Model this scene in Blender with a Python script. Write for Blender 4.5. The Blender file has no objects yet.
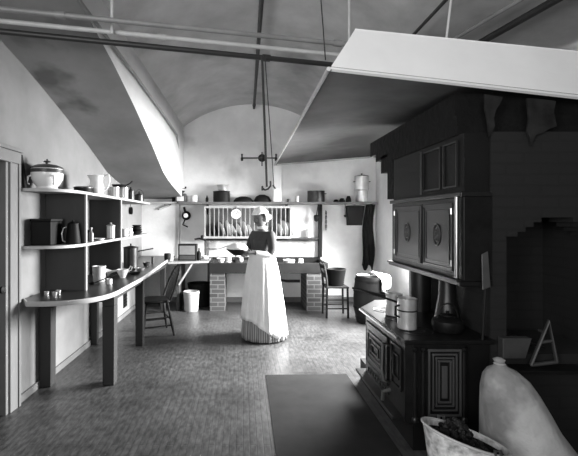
import bpy, bmesh, math, random
from mathutils import Vector, Matrix
random.seed(7)
PI = math.pi
C = bpy.context.scene.collection
SC = bpy.context.scene
EYE = 1.47

# ------------------------------------------------------------------ helpers
def lin(v):
    return v/12.92 if v <= .04045 else ((v+.055)/1.055)**2.4

_m = {}
def mat(name, v, rough=.7, metal=0., vary=.12, scale=6., bump=0., bscale=40., stretch=(1,1,1), stain=None):
    """grey procedural material: v = sRGB grey, vary = noise contrast"""
    if name in _m: return _m[name]
    m = bpy.data.materials.new(name); m.use_nodes = True
    nt = m.node_tree; N = nt.nodes; L = nt.links
    b = N['Principled BSDF']
    b.inputs['Roughness'].default_value = rough
    b.inputs['Metallic'].default_value = metal
    if v < .14: b.inputs['Specular IOR Level'].default_value = .2
    tc = N.new('ShaderNodeTexCoord'); mp = N.new('ShaderNodeMapping')
    mp.inputs['Scale'].default_value = stretch
    L.new(tc.outputs['Object'], mp.inputs['Vector'])
    nz = N.new('ShaderNodeTexNoise'); nz.inputs['Scale'].default_value = scale
    nz.inputs['Detail'].default_value = 6; nz.inputs['Roughness'].default_value = .6
    L.new(mp.outputs['Vector'], nz.inputs['Vector'])
    cr = N.new('ShaderNodeValToRGB')
    lo, hi = lin(max(0.02, v*(1-vary))), lin(min(1, v*(1+vary*.6)))
    cr.color_ramp.elements[0].position = .3; cr.color_ramp.elements[1].position = .7
    cr.color_ramp.elements[0].color = (lo, lo, lo, 1); cr.color_ramp.elements[1].color = (hi, hi, hi, 1)
    L.new(nz.outputs['Fac'], cr.inputs['Fac'])
    out = cr.outputs['Color']
    if stain:                                    # patches of grime, own shape: (scale, threshold, factor)
        n2 = N.new('ShaderNodeTexNoise'); n2.inputs['Scale'].default_value = stain[0]
        n2.inputs['Detail'].default_value = 4
        L.new(mp.outputs['Vector'], n2.inputs['Vector'])
        r2 = N.new('ShaderNodeValToRGB')
        r2.color_ramp.elements[0].position = stain[1]; r2.color_ramp.elements[1].position = stain[1]+.12
        f = stain[2]
        r2.color_ramp.elements[0].color = (1, 1, 1, 1); r2.color_ramp.elements[1].color = (f, f, f, 1)
        L.new(n2.outputs['Fac'], r2.inputs['Fac'])
        mx = N.new('ShaderNodeMix'); mx.data_type = 'RGBA'; mx.blend_type = 'MULTIPLY'
        mx.inputs['Factor'].default_value = 1
        L.new(out, mx.inputs['A']); L.new(r2.outputs['Color'], mx.inputs['B'])
        out = mx.outputs['Result']
    L.new(out, b.inputs['Base Color'])
    if bump:
        n3 = N.new('ShaderNodeTexNoise'); n3.inputs['Scale'].default_value = bscale
        L.new(mp.outputs['Vector'], n3.inputs['Vector'])
        bp = N.new('ShaderNodeBump'); bp.inputs['Strength'].default_value = bump; bp.inputs['Distance'].default_value = .02
        L.new(n3.outputs['Fac'], bp.inputs['Height']); L.new(bp.outputs['Normal'], b.inputs['Normal'])
    _m[name] = m
    return m

def box(bm, x0, x1, y0, y1, z0, z1):
    vs = [bm.verts.new(p) for p in ((x0,y0,z0),(x1,y0,z0),(x1,y1,z0),(x0,y1,z0),(x0,y0,z1),(x1,y0,z1),(x1,y1,z1),(x0,y1,z1))]
    for f in ((3,2,1,0),(4,5,6,7),(0,1,5,4),(1,2,6,5),(2,3,7,6),(3,0,4,7)):
        bm.faces.new([vs[i] for i in f])
    return vs

def obox(bm, c, size, rz=0., rx=0., ry=0.):
    s = Vector(size)/2
    vs = box(bm, -s.x, s.x, -s.y, s.y, -s.z, s.z)
    M = Matrix.Translation(c) @ Matrix.Rotation(rz, 4, 'Z') @ Matrix.Rotation(ry, 4, 'Y') @ Matrix.Rotation(rx, 4, 'X')
    for v in vs: v.co = M @ v.co

def hexa(bm, p):
    """8 points, bottom 4 then top 4, each counter-clockwise from above"""
    vs = [bm.verts.new(q) for q in p]
    for f in ((3,2,1,0),(4,5,6,7),(0,1,5,4),(1,2,6,5),(2,3,7,6),(3,0,4,7)):
        bm.faces.new([vs[i] for i in f])

def prism(bm, poly, z0, z1):
    a = [bm.verts.new((x, y, z0)) for x, y in poly]; b = [bm.verts.new((x, y, z1)) for x, y in poly]
    n = len(poly)
    bm.faces.new(a[::-1]); bm.faces.new(b)
    for i in range(n): bm.faces.new((a[i], a[(i+1) % n], b[(i+1) % n], b[i]))

def lathe(bm, prof, c=(0,0,0), seg=28, sx=1., sy=1., M=None, wob=None):
    """prof = [(r,z)...], outer going up, then optionally inner going down; ends closed when r=0"""
    rings = []
    for r, z in prof:
        if r < 1e-5:
            rings.append([bm.verts.new((c[0], c[1], c[2]+z))])
        else:
            ring = []
            for i in range(seg):
                a = 2*PI*i/seg; rr = r*(wob(a, z) if wob else 1)
                ring.append(bm.verts.new((c[0]+rr*sx*math.cos(a), c[1]+rr*sy*math.sin(a), c[2]+z)))
            rings.append(ring)
    for A, B in zip(rings, rings[1:]):
        if len(A) == 1 and len(B) == 1: continue
        for i in range(seg):
            j = (i+1) % seg
            if len(A) == 1: bm.faces.new((A[0], B[j], B[i]))
            elif len(B) == 1: bm.faces.new((A[i], A[j], B[0]))
            else: bm.faces.new((A[i], A[j], B[j], B[i]))
    if M is not None:
        for R in rings:
            for v in R: v.co = M @ v.co

def tube(bm, pts, r, seg=10, r1=None, closed=False):
    pts = [Vector(p) for p in pts]; n = len(pts); rings = []
    up = Vector((0,0,1))
    d0 = (pts[1]-pts[0]).normalized()
    if abs(d0.dot(up)) > .9: up = Vector((1,0,0))
    for i, p in enumerate(pts):
        if closed: d = (pts[(i+1) % n]-pts[i-1]).normalized()
        else: d = (pts[min(i+1, n-1)]-pts[max(i-1, 0)]).normalized()
        u = (up - d*up.dot(d))
        if u.length < 1e-4: u = d.orthogonal()
        u.normalize(); w = d.cross(u); up = u
        t = i/(n-1) if n > 1 else 0
        rr = r if r1 is None else r+(r1-r)*t
        rings.append([bm.verts.new(p+(u*math.cos(2*PI*k/seg)+w*math.sin(2*PI*k/seg))*rr) for k in range(seg)])
    prs = list(zip(rings, rings[1:]))
    if closed: prs.append((rings[-1], rings[0]))
    for A, B in prs:
        for k in range(seg):
            bm.faces.new((A[k], A[(k+1) % seg], B[(k+1) % seg], B[k]))
    if not closed:
        bm.faces.new(rings[0][::-1]); bm.faces.new(rings[-1])

def BM(): return bmesh.new()

def arc(fn, n=12): return [fn(i/n) for i in range(n+1)]

def obj(name, bm, m, parent=None, world=False, smooth=True, bevel=0., seg=2, sub=0):
    if world and parent is not None:
        off = Matrix.Translation(-Vector(parent.location)) if not world == 'full' else parent.matrix_basis.inverted()
        bm.transform(off)
    bmesh.ops.remove_doubles(bm, verts=bm.verts, dist=1e-5)
    bmesh.ops.recalc_face_normals(bm, faces=bm.faces)
    me = bpy.data.meshes.new(name); bm.to_mesh(me); bm.free()
    me.materials.append(m)
    o = bpy.data.objects.new(name, me); C.objects.link(o)
    if parent is not None: o.parent = parent
    if smooth:
        for p in me.polygons: p.use_smooth = True
        me.set_sharp_from_angle(angle=math.radians(38))
    if bevel:
        b = o.modifiers.new('bevel', 'BEVEL'); b.width = bevel; b.segments = seg; b.limit_method = 'ANGLE'
    if sub:
        s = o.modifiers.new('sub', 'SUBSURF'); s.levels = sub; s.render_levels = sub
    return o

def tag(o, label, cat, group=None):
    o['label'] = label; o['category'] = cat
    if group: o['group'] = group
    return o

def thing(name, label, cat, loc=(0,0,0), rotz=0, group=None):
    o = bpy.data.objects.new(name, None); C.objects.link(o)
    o.location = loc; o.rotation_euler = (0,0,rotz); o.empty_display_size = .05
    return tag(o, label, cat, group)

def struct(name, bm, m, parent=None, smooth=True, bevel=0):
    o = obj(name, bm, m, parent, smooth=smooth, bevel=bevel)
    if parent is None: o['kind'] = 'structure'
    return o

def at(px, py, Y): return Vector(((px-243)*Y/400, Y, EYE+(219-py)*Y/400))
def ax(px, Y): return (px-243)*Y/400
def az(py, Y): return EYE+(219-py)*Y/400

# ------------------------------------------------------------------ materials
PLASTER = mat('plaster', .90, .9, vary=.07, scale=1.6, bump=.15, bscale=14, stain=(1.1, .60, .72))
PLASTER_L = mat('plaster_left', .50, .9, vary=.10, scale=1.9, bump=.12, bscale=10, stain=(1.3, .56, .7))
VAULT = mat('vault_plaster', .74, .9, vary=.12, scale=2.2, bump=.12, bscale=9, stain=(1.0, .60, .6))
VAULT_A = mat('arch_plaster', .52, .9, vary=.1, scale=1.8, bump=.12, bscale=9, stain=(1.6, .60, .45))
RIB = mat('rib_plaster', .80, .85, vary=.05, scale=2)
WHITE = mat('white_paint', .90, .6, vary=.03, scale=2)
SOOT = mat('sooty_brick', .06, .85, vary=.35, scale=5, bump=.5, bscale=18)
IRON = mat('cast_iron', .13, .38, metal=.5, vary=.2, scale=12, bump=.05, bscale=60)
IRON_L = mat('iron_blacked', .18, .34, metal=.7, vary=.15, scale=10)
NICKEL = mat('nickel', .62, .28, metal=1., vary=.05)
TIN = mat('tin', .80, .30, metal=.6, vary=.1, scale=9)
TIN_D = mat('dull_tin', .26, .4, metal=.8, vary=.15, scale=9)
BLACK = mat('black_enamel', .06, .62, vary=.2)
DARKWOOD = mat('dark_wood', .10, .6, vary=.25, scale=5, stretch=(1,1,.2))
MIDWOOD = mat('mid_wood', .26, .55, vary=.2, scale=5, stretch=(1,.2,1))
COUNTER = mat('counter_top', .17, .32, vary=.3, scale=4, stretch=(1,.3,1))
EDGE = mat('pale_edge', .70, .5, vary=.08, scale=4)
LEGWOOD = mat('leg_wood', .15, .6, vary=.2, scale=5, stretch=(1,1,.2))
PANEL = mat('grey_panel', .42, .7, vary=.12, scale=3, stretch=(1,1,.3))
CHINA = mat('china', .90, .25, vary=.03)
ENAMEL = mat('worn_enamel', .82, .4, vary=.1, scale=8, stain=(9, .60, .5))
CHINA_B = mat('china_band', .25, .4, vary=.3, scale=30)
STONE = mat('soapstone', .13, .5, vary=.15, scale=5)
CLOTH_W = mat('white_cloth', .92, .85, vary=.04, scale=5, bump=.1, bscale=30)
CLOTH_D = mat('dark_cloth', .11, .9, vary=.15, scale=8)
DRESS = mat('dark_bodice', .23, .85, vary=.12, scale=20)
SKIN = mat('brown_skin', .38, .5, vary=.08, scale=6)
ARMSKIN = SKIN
PIPE_W = mat('painted_pipe', .74, .5, vary=.08)
PIPE_G = mat('grey_pipe', .50, .45, vary=.12)
PIPE_D = mat('dark_pipe', .16, .5, vary=.15)
COAL = mat('coal', .12, .5, vary=.5, scale=14)
SACKC = mat('sacking', .68, .9, vary=.12, scale=5, bump=.25, bscale=60, stain=(3.2, .50, .5))
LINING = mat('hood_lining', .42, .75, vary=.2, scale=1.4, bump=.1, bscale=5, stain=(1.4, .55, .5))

def darken_right(m):
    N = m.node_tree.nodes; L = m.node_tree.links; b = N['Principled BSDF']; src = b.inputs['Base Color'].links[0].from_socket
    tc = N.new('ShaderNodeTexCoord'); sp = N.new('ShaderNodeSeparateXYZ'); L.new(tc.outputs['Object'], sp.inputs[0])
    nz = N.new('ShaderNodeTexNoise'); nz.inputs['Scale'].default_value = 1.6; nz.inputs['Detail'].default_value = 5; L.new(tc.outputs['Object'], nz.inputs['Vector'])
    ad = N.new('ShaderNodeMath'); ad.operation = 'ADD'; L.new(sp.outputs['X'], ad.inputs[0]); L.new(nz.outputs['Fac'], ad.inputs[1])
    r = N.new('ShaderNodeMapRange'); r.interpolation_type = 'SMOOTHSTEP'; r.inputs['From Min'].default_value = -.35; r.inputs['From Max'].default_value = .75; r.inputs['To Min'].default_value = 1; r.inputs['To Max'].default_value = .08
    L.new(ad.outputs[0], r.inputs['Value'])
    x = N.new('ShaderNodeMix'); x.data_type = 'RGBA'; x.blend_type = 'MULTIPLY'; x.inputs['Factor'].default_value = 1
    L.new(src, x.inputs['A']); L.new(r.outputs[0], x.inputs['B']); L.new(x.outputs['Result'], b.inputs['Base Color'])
darken_right(LINING)          # lining colour goes from grey at left to near black at right

# stripes for the dress
def stripes():
    m = bpy.data.materials.new('striped_cotton'); m.use_nodes = True; N = m.node_tree.nodes; L = m.node_tree.links
    b = N['Principled BSDF']; b.inputs['Roughness'].default_value = .9
    tc = N.new('ShaderNodeTexCoord'); sp = N.new('ShaderNodeSeparateXYZ'); L.new(tc.outputs['Object'], sp.inputs[0])
    a = N.new('ShaderNodeMath'); a.operation = 'ARCTAN2'; L.new(sp.outputs['Y'], a.inputs[0]); L.new(sp.outputs['X'], a.inputs[1])
    s = N.new('ShaderNodeMath'); s.operation = 'MULTIPLY'; s.inputs[1].default_value = 60; L.new(a.outputs[0], s.inputs[0])
    c = N.new('ShaderNodeMath'); c.operation = 'SINE'; L.new(s.outputs[0], c.inputs[0])
    r = N.new('ShaderNodeMapRange'); r.inputs['From Min'].default_value = -.6; r.inputs['From Max'].default_value = .6
    r.inputs['To Min'].default_value = lin(.40); r.inputs['To Max'].default_value = lin(.66)
    L.new(c.outputs[0], r.inputs['Value']); L.new(r.outputs[0], b.inputs['Base Color'])
    return m
STRIPE = stripes()

def floor_mat():
    m = bpy.data.materials.new('worn_floor_boards'); m.use_nodes = True; N = m.node_tree.nodes; L = m.node_tree.links
    b = N['Principled BSDF']
    tc = N.new('ShaderNodeTexCoord'); mp = N.new('ShaderNodeMapping'); L.new(tc.outputs['Object'], mp.inputs['Vector'])
    mp.inputs['Rotation'].default_value = (0,0,PI/2)
    br = N.new('ShaderNodeTexBrick'); L.new(mp.outputs[0], br.inputs['Vector'])
    br.inputs['Scale'].default_value = 1; br.inputs['Brick Width'].default_value = 1.3; br.inputs['Row Height'].default_value = .045
    br.inputs['Mortar Size'].default_value = .004; br.inputs['Mortar Smooth'].default_value = .4
    for k, v in (('Color1', .285), ('Color2', .27), ('Mortar', .23)):
        g = lin(v); br.inputs[k].default_value = (g,g,g,1)
    n = N.new('ShaderNodeTexNoise'); n.inputs['Scale'].default_value = 1.3; n.inputs['Detail'].default_value = 7; n.inputs['Roughness'].default_value = .65
    L.new(tc.outputs['Object'], n.inputs['Vector'])
    r = N.new('ShaderNodeValToRGB'); r.color_ramp.elements[0].position = .3; r.color_ramp.elements[1].position = .7
    r.color_ramp.elements[0].color = (.45,.45,.45,1); r.color_ramp.elements[1].color = (1.25,1.25,1.25,1)
    L.new(n.outputs['Fac'], r.inputs['Fac'])
    x = N.new('ShaderNodeMix'); x.data_type = 'RGBA'; x.blend_type = 'MULTIPLY'; x.inputs['Factor'].default_value = 1
    mg = N.new('ShaderNodeMapping'); mg.inputs['Scale'].default_value = (34, 13, 1); L.new(tc.outputs['Object'], mg.inputs['Vector'])
    ng = N.new('ShaderNodeTexNoise'); ng.inputs['Scale'].default_value = 1; ng.inputs['Detail'].default_value = 4; L.new(mg.outputs[0], ng.inputs['Vector'])
    rg_ = N.new('ShaderNodeMapRange'); rg_.inputs['From Min'].default_value = .35; rg_.inputs['From Max'].default_value = .65; rg_.inputs['To Min'].default_value = .55; rg_.inputs['To Max'].default_value = 1.35; L.new(ng.outputs['Fac'], rg_.inputs['Value'])
    y = N.new('ShaderNodeMix'); y.data_type = 'RGBA'; y.blend_type = 'MULTIPLY'; y.inputs['Factor'].default_value = 1
    L.new(br.outputs['Color'], x.inputs['A']); L.new(r.outputs['Color'], x.inputs['B']); L.new(x.outputs['Result'], y.inputs['A']); L.new(rg_.outputs[0], y.inputs['B']); L.new(y.outputs['Result'], b.inputs['Base Color'])
    n2 = N.new('ShaderNodeMapRange'); n2.inputs['To Min'].default_value = .27; n2.inputs['To Max'].default_value = .46
    L.new(n.outputs['Fac'], n2.inputs['Value']); L.new(n2.outputs[0], b.inputs['Roughness'])
    bp = N.new('ShaderNodeBump'); bp.inputs['Strength'].default_value = .25; bp.inputs['Distance'].default_value = .004
    L.new(br.outputs['Fac'], bp.inputs['Height']); bp.invert = True; L.new(bp.outputs[0], b.inputs['Normal'])
    return m
FLOOR = floor_mat()

def brick_mat(name, c1, c2, mo, axis='XZ', w=.11, h=.07):
    m = bpy.data.materials.new(name); m.use_nodes = True; N = m.node_tree.nodes; L = m.node_tree.links
    b = N['Principled BSDF']; b.inputs['Roughness'].default_value = .85
    tc = N.new('ShaderNodeTexCoord'); sp = N.new('ShaderNodeSeparateXYZ'); cb = N.new('ShaderNodeCombineXYZ')
    L.new(tc.outputs['Object'], sp.inputs[0])
    ad = N.new('ShaderNodeMath'); L.new(sp.outputs['X'], ad.inputs[0]); L.new(sp.outputs['Y'], ad.inputs[1])
    L.new(ad.outputs[0], cb.inputs['X']); L.new(sp.outputs['Z'], cb.inputs['Y'])
    br = N.new('ShaderNodeTexBrick'); L.new(cb.outputs[0], br.inputs['Vector']); br.inputs['Scale'].default_value = 1
    br.inputs['Brick Width'].default_value = w*2; br.inputs['Row Height'].default_value = h; br.inputs['Mortar Size'].default_value = .008
    for k, v in (('Color1', c1), ('Color2', c2), ('Mortar', mo)):
        g = lin(v); br.inputs[k].default_value = (g,g,g,1)
    L.new(br.outputs['Color'], b.inputs['Base Color'])
    bp = N.new('ShaderNodeBump'); bp.inputs['Strength'].default_value = .5; bp.inputs['Distance'].default_value = .01; bp.invert = True
    L.new(br.outputs['Fac'], bp.inputs['Height']); L.new(bp.outputs[0], b.inputs['Normal'])
    return m
BRICK = brick_mat('brick', .28, .22, .40)
SOOTBRICK = brick_mat('soot_brick', .07, .06, .05)

# ------------------------------------------------------------------ setting
YB = 7.08; XL = -1.79; XR = 2.35; YN = -2.6; XRN = 3.2
b = BM(); box(b, XL-.2, XRN+.2, YN-.2, YB+.2, -.12, 0); struct('floor', b, FLOOR)

b = BM()  # left wall with a doorway
box(b, XL-.2, XL, 3.02, YB+.2, 0, 3.4); box(b, XL-.2, XL, YN, -1.5, 0, 3.4); box(b, XL-.2, XL, -.3, 2.1, 0, 3.4); box(b, XL-.2, XL, -1.5, -.3, 0, 1.1); box(b, XL-.2, XL, -1.5, -.3, 2.5, 3.4); box(b, XL-.2, XL, 2.1, 3.02, 1.90, 3.4)
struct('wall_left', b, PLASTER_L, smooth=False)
b = BM(); box(b, XL-.2, XRN+.2, YB, YB+.2, 0, 3.9); struct('wall_back', b, PLASTER, smooth=False)
# right wall beyond the range, with a window in it
WY0, WY1, WZ0, WZ1 = 4.45, 6.15, .95, 2.25
b = BM()
box(b, XR, XR+.25, 3.76, WY0, 0, 3.7); box(b, XR, XR+.25, WY1, YB, 0, 3.7)
box(b, XR, XR+.25, WY0, WY1, 0, WZ0); box(b, XR, XR+.25, WY0, WY1, WZ1, 3.7)
struct('wall_right', b, PLASTER, smooth=False)
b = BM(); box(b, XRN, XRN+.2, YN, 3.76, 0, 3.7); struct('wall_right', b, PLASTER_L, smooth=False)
def window_frame(name, x0, x1, y0, y1, z0, z1, alongY=True, nx=3, nz=3):
    b = BM(); t = .05
    if alongY:
        xm = (x0+x1)/2
        box(b, x0, x1, y0, y0+t, z0, z1); box(b, x0, x1, y1-t, y1, z0, z1); box(b, x0, x1, y0+t, y1-t, z0, z0+t); box(b, x0, x1, y0+t, y1-t, z1-t, z1)
        for i in range(1, nx): y = y0+(y1-y0)*i/nx; box(b, xm-.015, xm+.015, y-.012, y+.012, z0+t, z1-t)
        for i in range(1, nz): z = z0+(z1-z0)*i/nz; box(b, xm-.014, xm+.014, y0+t, y1-t, z-.012, z+.012)
    else:
        ym = (y0+y1)/2
        box(b, x0, x0+t, y0, y1, z0, z1); box(b, x1-t, x1, y0, y1, z0, z1); box(b, x0+t, x1-t, y0, y1, z0, z0+t); box(b, x0+t, x1-t, y0, y1, z1-t, z1)
        for i in range(1, nx): x = x0+(x1-x0)*i/nx; box(b, x-.012, x+.012, ym-.015, ym+.015, z0+t, z1-t)
        for i in range(1, nz): z = z0+(z1-z0)*i/nz; box(b, x0+t, x1-t, ym-.014, ym+.014, z-.012, z+.012)
    struct(name, b, WHITE, smooth=False)
window_frame('window_1', XR+.15, XR+.2, WY0, WY1, WZ0, WZ1)
# wall behind the viewpoint with two tall windows
NW = [(-1.5, -.1, 1.15, 2.75), (.5, 1.9, 1.15, 2.75)]
b = BM()
xs = [XL-.2, NW[0][0], NW[0][1], NW[1][0], NW[1][1], XRN+.2]
box(b, xs[0], xs[1], YN-.2, YN, 0, 3.7); box(b, xs[2], xs[3], YN-.2, YN, 0, 3.7); box(b, xs[4], xs[5], YN-.2, YN, 0, 3.7)
for w in NW:
    box(b, w[0], w[1], YN-.2, YN, 0, w[2]); box(b, w[0], w[1], YN-.2, YN, w[3], 3.7)
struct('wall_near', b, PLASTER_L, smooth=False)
for i, w in enumerate(NW): window_frame('window_%d' % (i+2), w[0], w[1], YN-.15, YN-.1, w[2], w[3], False, 3, 4)

window_frame('window_4', XL-.17, XL-.13, -1.5, -.3, 1.1, 2.5)
# arched recess soffit along the left wall (y, height above eye)
AP = [(YN,1.5),(.8,1.52),(1.5,1.51),(2.0,1.48),(2.5,1.42),(2.95,1.32),(3.25,1.255),(3.53,1.18),(3.8,1.105),(4.02,1.04),(4.2,.98),(4.39,.92),(4.62,.85),(4.84,.77),(5.05,.695),(5.26,.62),(5.6,.55),(6.0,.49),(6.4,.44),(6.8,.39),(YB,.355)]
XF = -1.05
b = BM()
lo0 = [b.verts.new((XL, y, EYE+z)) for y, z in AP]; lo1 = [b.verts.new((XF, y, EYE+z)) for y, z in AP]
for i in range(len(AP)-1): b.faces.new((lo0[i], lo0[i+1], lo1[i+1], lo1[i]))
up0 = [b.verts.new((XL, y, EYE+z+.03)) for y, z in AP]; up1 = [b.verts.new((XF-.002, y, EYE+z+.03)) for y, z in AP]
for i in range(len(AP)-1): b.faces.new((up0[i+1], up0[i], up1[i], up1[i+1]))
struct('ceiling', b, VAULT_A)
# upright face over the arch, up to the main vault
b = BM()
n = len(AP)
A = [b.verts.new((XF, y, EYE+z)) for y, z in AP]; B = [b.verts.new((XF, y, EYE+1.68)) for y, z in AP]
A2 = [b.verts.new((XF-.12, y, EYE+z+.03)) for y, z in AP]; B2 = [b.verts.new((XF-.12, y, EYE+1.68)) for y, z in AP]
for i in range(n-1):
    b.faces.new((A[i], A[i+1], B[i+1], B[i])); b.faces.new((A2[i+1], A2[i], B2[i], B2[i+1])); b.faces.new((B[i], B[i+1], B2[i+1], B2[i]))
struct('wall_arch', b, RIB)
# main barrel vault
prof = []
for i in range(25):
    x = -1.06+2.41*i/24; prof.append((x, EYE+.03+math.sqrt(4-(x-.15)**2)))
prof += [(1.8, EYE+1.60), (XRN+.1, EYE+1.58)]
b = BM()
r0 = [b.verts.new((x, YN-.1, z)) for x, z in prof]; r1 = [b.verts.new((x, YB+.1, z)) for x, z in prof]
r2 = [b.verts.new((x, YN-.1, z+.12)) for x, z in prof]; r3 = [b.verts.new((x, YB+.1, z+.12)) for x, z in prof]
for i in range(len(prof)-1):
    b.faces.new((r0[i], r0[i+1], r1[i+1], r1[i])); b.faces.new((r2[i+1], r2[i], r3[i], r3[i+1]))
struct('ceiling', b, VAULT)

# door at far left: casing and panelled door
b = BM(); box(b, XL, XL+.035, 3.02, 3.15, 0, 1.90); box(b, XL, XL+.035, 2.0, 2.12, 0, 1.90)
box(b, XL, XL+.04, 1.98, 3.16, 1.90, 1.99); box(b, XL, XL+.055, 1.96, 3.17, 1.99, 2.02); box(b, XL+.035, XL+.045, 3.12, 3.15, 0, 1.90)
box(b, XL-.03, XL+.02, 2.985, 3.02, 0, 1.90)
struct('trim_1', b, EDGE if False else PANEL, smooth=False, bevel=.004)
b = BM(); box(b, XL-.07, XL-.03, 2.1, 3.0, 0.005, 1.895)
for (z0, z1) in ((.15,.85),(1.0,1.78)):
    for (y0, y1) in ((2.22,2.5),(2.6,2.88)):
        box(b, XL-.032, XL-.02, y0, y1, z0, z0+.02); box(b, XL-.032, XL-.02, y0, y1, z1-.02, z1); box(b, XL-.032, XL-.02, y0, y0+.02, z0+.02, z1-.02); box(b, XL-.032, XL-.02, y1-.02, y1, z0+.02, z1-.02)
dr = struct('door_1', b, DARKWOOD, smooth=False)
b = BM(); tube(b, [(XL-.03, 2.93, .95), (XL+.02, 2.93, .95)], .012); lathe(b, [(0,0),(.025,.008),(.028,.025),(0,.04)], M=Matrix.Translation((XL+.01,2.93,.95)) @ Matrix.Rotation(PI/2,4,'Y'))
obj('door_handle', b, BLACK, dr)
b = BM(); box(b, XL, XL+.018, 3.17, YB, 0, .06); struct('baseboard_left', b, PANEL, smooth=False)
b = BM(); box(b, XL+.02, XR, YB-.015, YB, 0, .09); struct('baseboard_back', b, PANEL, smooth=False)

# chimney pier with a grill hearth niche beside the range
PX0, PY0, PY1 = 1.56, 2.52, 3.74
b = BM()
nx0, nx1, nz0, nz1 = 1.66, 2.30, .62, 1.36
box(b, PX0, nx0, PY0, PY1, 0, 2.02); box(b, nx1, XRN, PY0, PY1, 0, 2.02); box(b, nx0, nx1, PY0, PY1, 0, nz0)
box(b, nx0, nx1, PY0, PY1, nz1+.12, 2.02); box(b, nx0, nx1, PY0+.55, PY1, nz0, nz1+.12)
# flat arch blocks narrowing the niche top
for s in range(4):
    d = .05*(3-s)
    box(b, nx0, nx0+.22-d, PY0, PY0+.2, nz1+.03*s, nz1+.03*(s+1)); box(b, nx1-.22+d, nx1, PY0, PY0+.2, nz1+.03*s, nz1+.03*(s+1))
struct('wall_chimney', b, SOOTBRICK, smooth=False)
# corbelled brickwork over the oven cupboard
b = BM()
box(b, 1.40, XRN, 2.60, 3.88, 2.02, 2.075); box(b, 1.40, 2.35, 3.74, 3.88, 1.66, 2.02)
box(b, 1.40, 2.35, 3.88, 4.06, 1.93, 2.10); box(b, 1.40, XRN, 2.62, 4.06, 2.075, 2.15)
box(b, 1.40, XR, 4.06, 4.22, 2.07, 2.15); box(b, 1.40, XR, 2.64, 4.40, 2.15, 2.30); 
struct('wall_corbel', b, SOOT, smooth=False)

# ------------------------------------------------------------------ range hood
hood = thing('range_hood', 'huge white-fronted range hood hanging from the vault over the range', 'range hood', (1.5, 4.5, 2.2))
A_, B_, C_, D_ = Vector((.53,2.45,2.39)), Vector((3.15,2.45,2.094)), Vector((.545,6.8,2.388)), Vector((2.33,6.8,2.53))
At, Bt = Vector((.728,2.60,2.70)), Vector((3.15,2.60,2.457)); Ct = Vector((.80,6.6,2.70)); Dt = Vector((2.33,6.6,2.8))
def quadslab(b, p, th):
    p = [Vector(q) for q in p]; nrm = (p[1]-p[0]).cross(p[3]-p[0]).normalized()*th
    hexa(b, p+[q+nrm for q in p])
b = BM(); quadslab(b, [A_, B_, Bt, At], -.02); obj('front_board', b, WHITE, hood, True, smooth=False)
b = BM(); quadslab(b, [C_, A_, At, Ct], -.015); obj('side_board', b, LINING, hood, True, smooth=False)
b = BM(); up = Vector((0,0,.06))
q = [A_+Vector((.02,.02,.05)), B_+Vector((0,.02,.05)), Vector((3.15,4.6,2.30)), Vector((2.33,4.6,2.42)), D_+Vector((0,0,0)), C_+Vector((.02,0,.03))]
# lining: gridded sagging sheet between the rims
rows = []
NXg, NYg = 16, 20
for j in range(NYg+1):
    t = j/NYg; L0 = A_.lerp(C_, t); R0 = B_.lerp(Vector((3.15,6.8,2.6)), t)
    row = []
    for i in range(NXg+1):
        s = i/NXg; p = L0.lerp(R0, s)
        if p.x > XR-.02 and p.y > 3.76: p.x = XR-.02
        p.z += .015+.10*math.sin(PI*min(1,s*1.3))*math.sin(PI*t)
        row.append(b.verts.new(p))
    rows.append(row)
for j in range(NYg):
    for i in range(NXg):
        try: b.faces.new((rows[j][i], rows[j][i+1], rows[j+1][i+1], rows[j+1][i]))
        except Exception: pass
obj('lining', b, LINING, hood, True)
b = BM()
quadslab(b, [At, Bt, Vector((3.15,6.6,2.8)) if False else Vector((2.33,6.6,2.8)), Ct], .008); obj('top_sheet', b, WHITE, hood, True, smooth=False)
b = BM(); tube(b, [A_+Vector((-.005,0,0)), A_.lerp(C_,.5)+Vector((-.005,0,-.004)), C_+Vector((-.005,0,0))], .014)
obj('rim', b, PIPE_W, hood, True)
b = BM(); tube(b, [C_, D_], .012); obj('rim', b, EDGE, hood, True)
# peeled flaps of soot-blackened sheet hanging under the hood
def flap(pts, Y, lbl, th=.012):
    b = BM(); P = [at(x, y, Y) for x, y in pts]
    f = [b.verts.new(p) for p in P]; g = [b.verts.new(p+Vector((0,th,0))) for p in P]; n = len(P)
    b.faces.new(f); b.faces.new(g[::-1])
    for i in range(n): b.faces.new((f[i], f[(i+1)%n], g[(i+1)%n], g[i]))
    o = obj('hanging_flap', b, mat('sooty_flap', .12, .8, vary=.5, scale=9), hood, True, smooth=False); o['label'] = lbl
flap([(485,94),(489,95),(496,96),(503,97),(500,104),(496,110),(494,118),(495,126),(492,132),(489,137),(488,124),(487,118),(485,108)], 2.49, 'curled sooty flap under the white board')
flap([(527,98),(540,99),(556,101),(554,112),(557,126),(549,129),(543,133),(536,135),(533,141),(531,146),(530,138),(527,131),(529,118)], 2.485, 'shorter sooty flap towards the right wall')

# vertical white post under the hood's far corner
b = BM(); box(b, ax(273,6.95), ax(281,6.95), 6.85, 6.99, 1.765, 2.415); tag(obj('hood_post', b, WHITE, smooth=False, bevel=.006), 'white square post between wall shelf and far corner of hood', 'post')
b = BM(); box(b, 2.18, 2.28, YB-.12, YB-.002, 1.765, 2.9)
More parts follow.
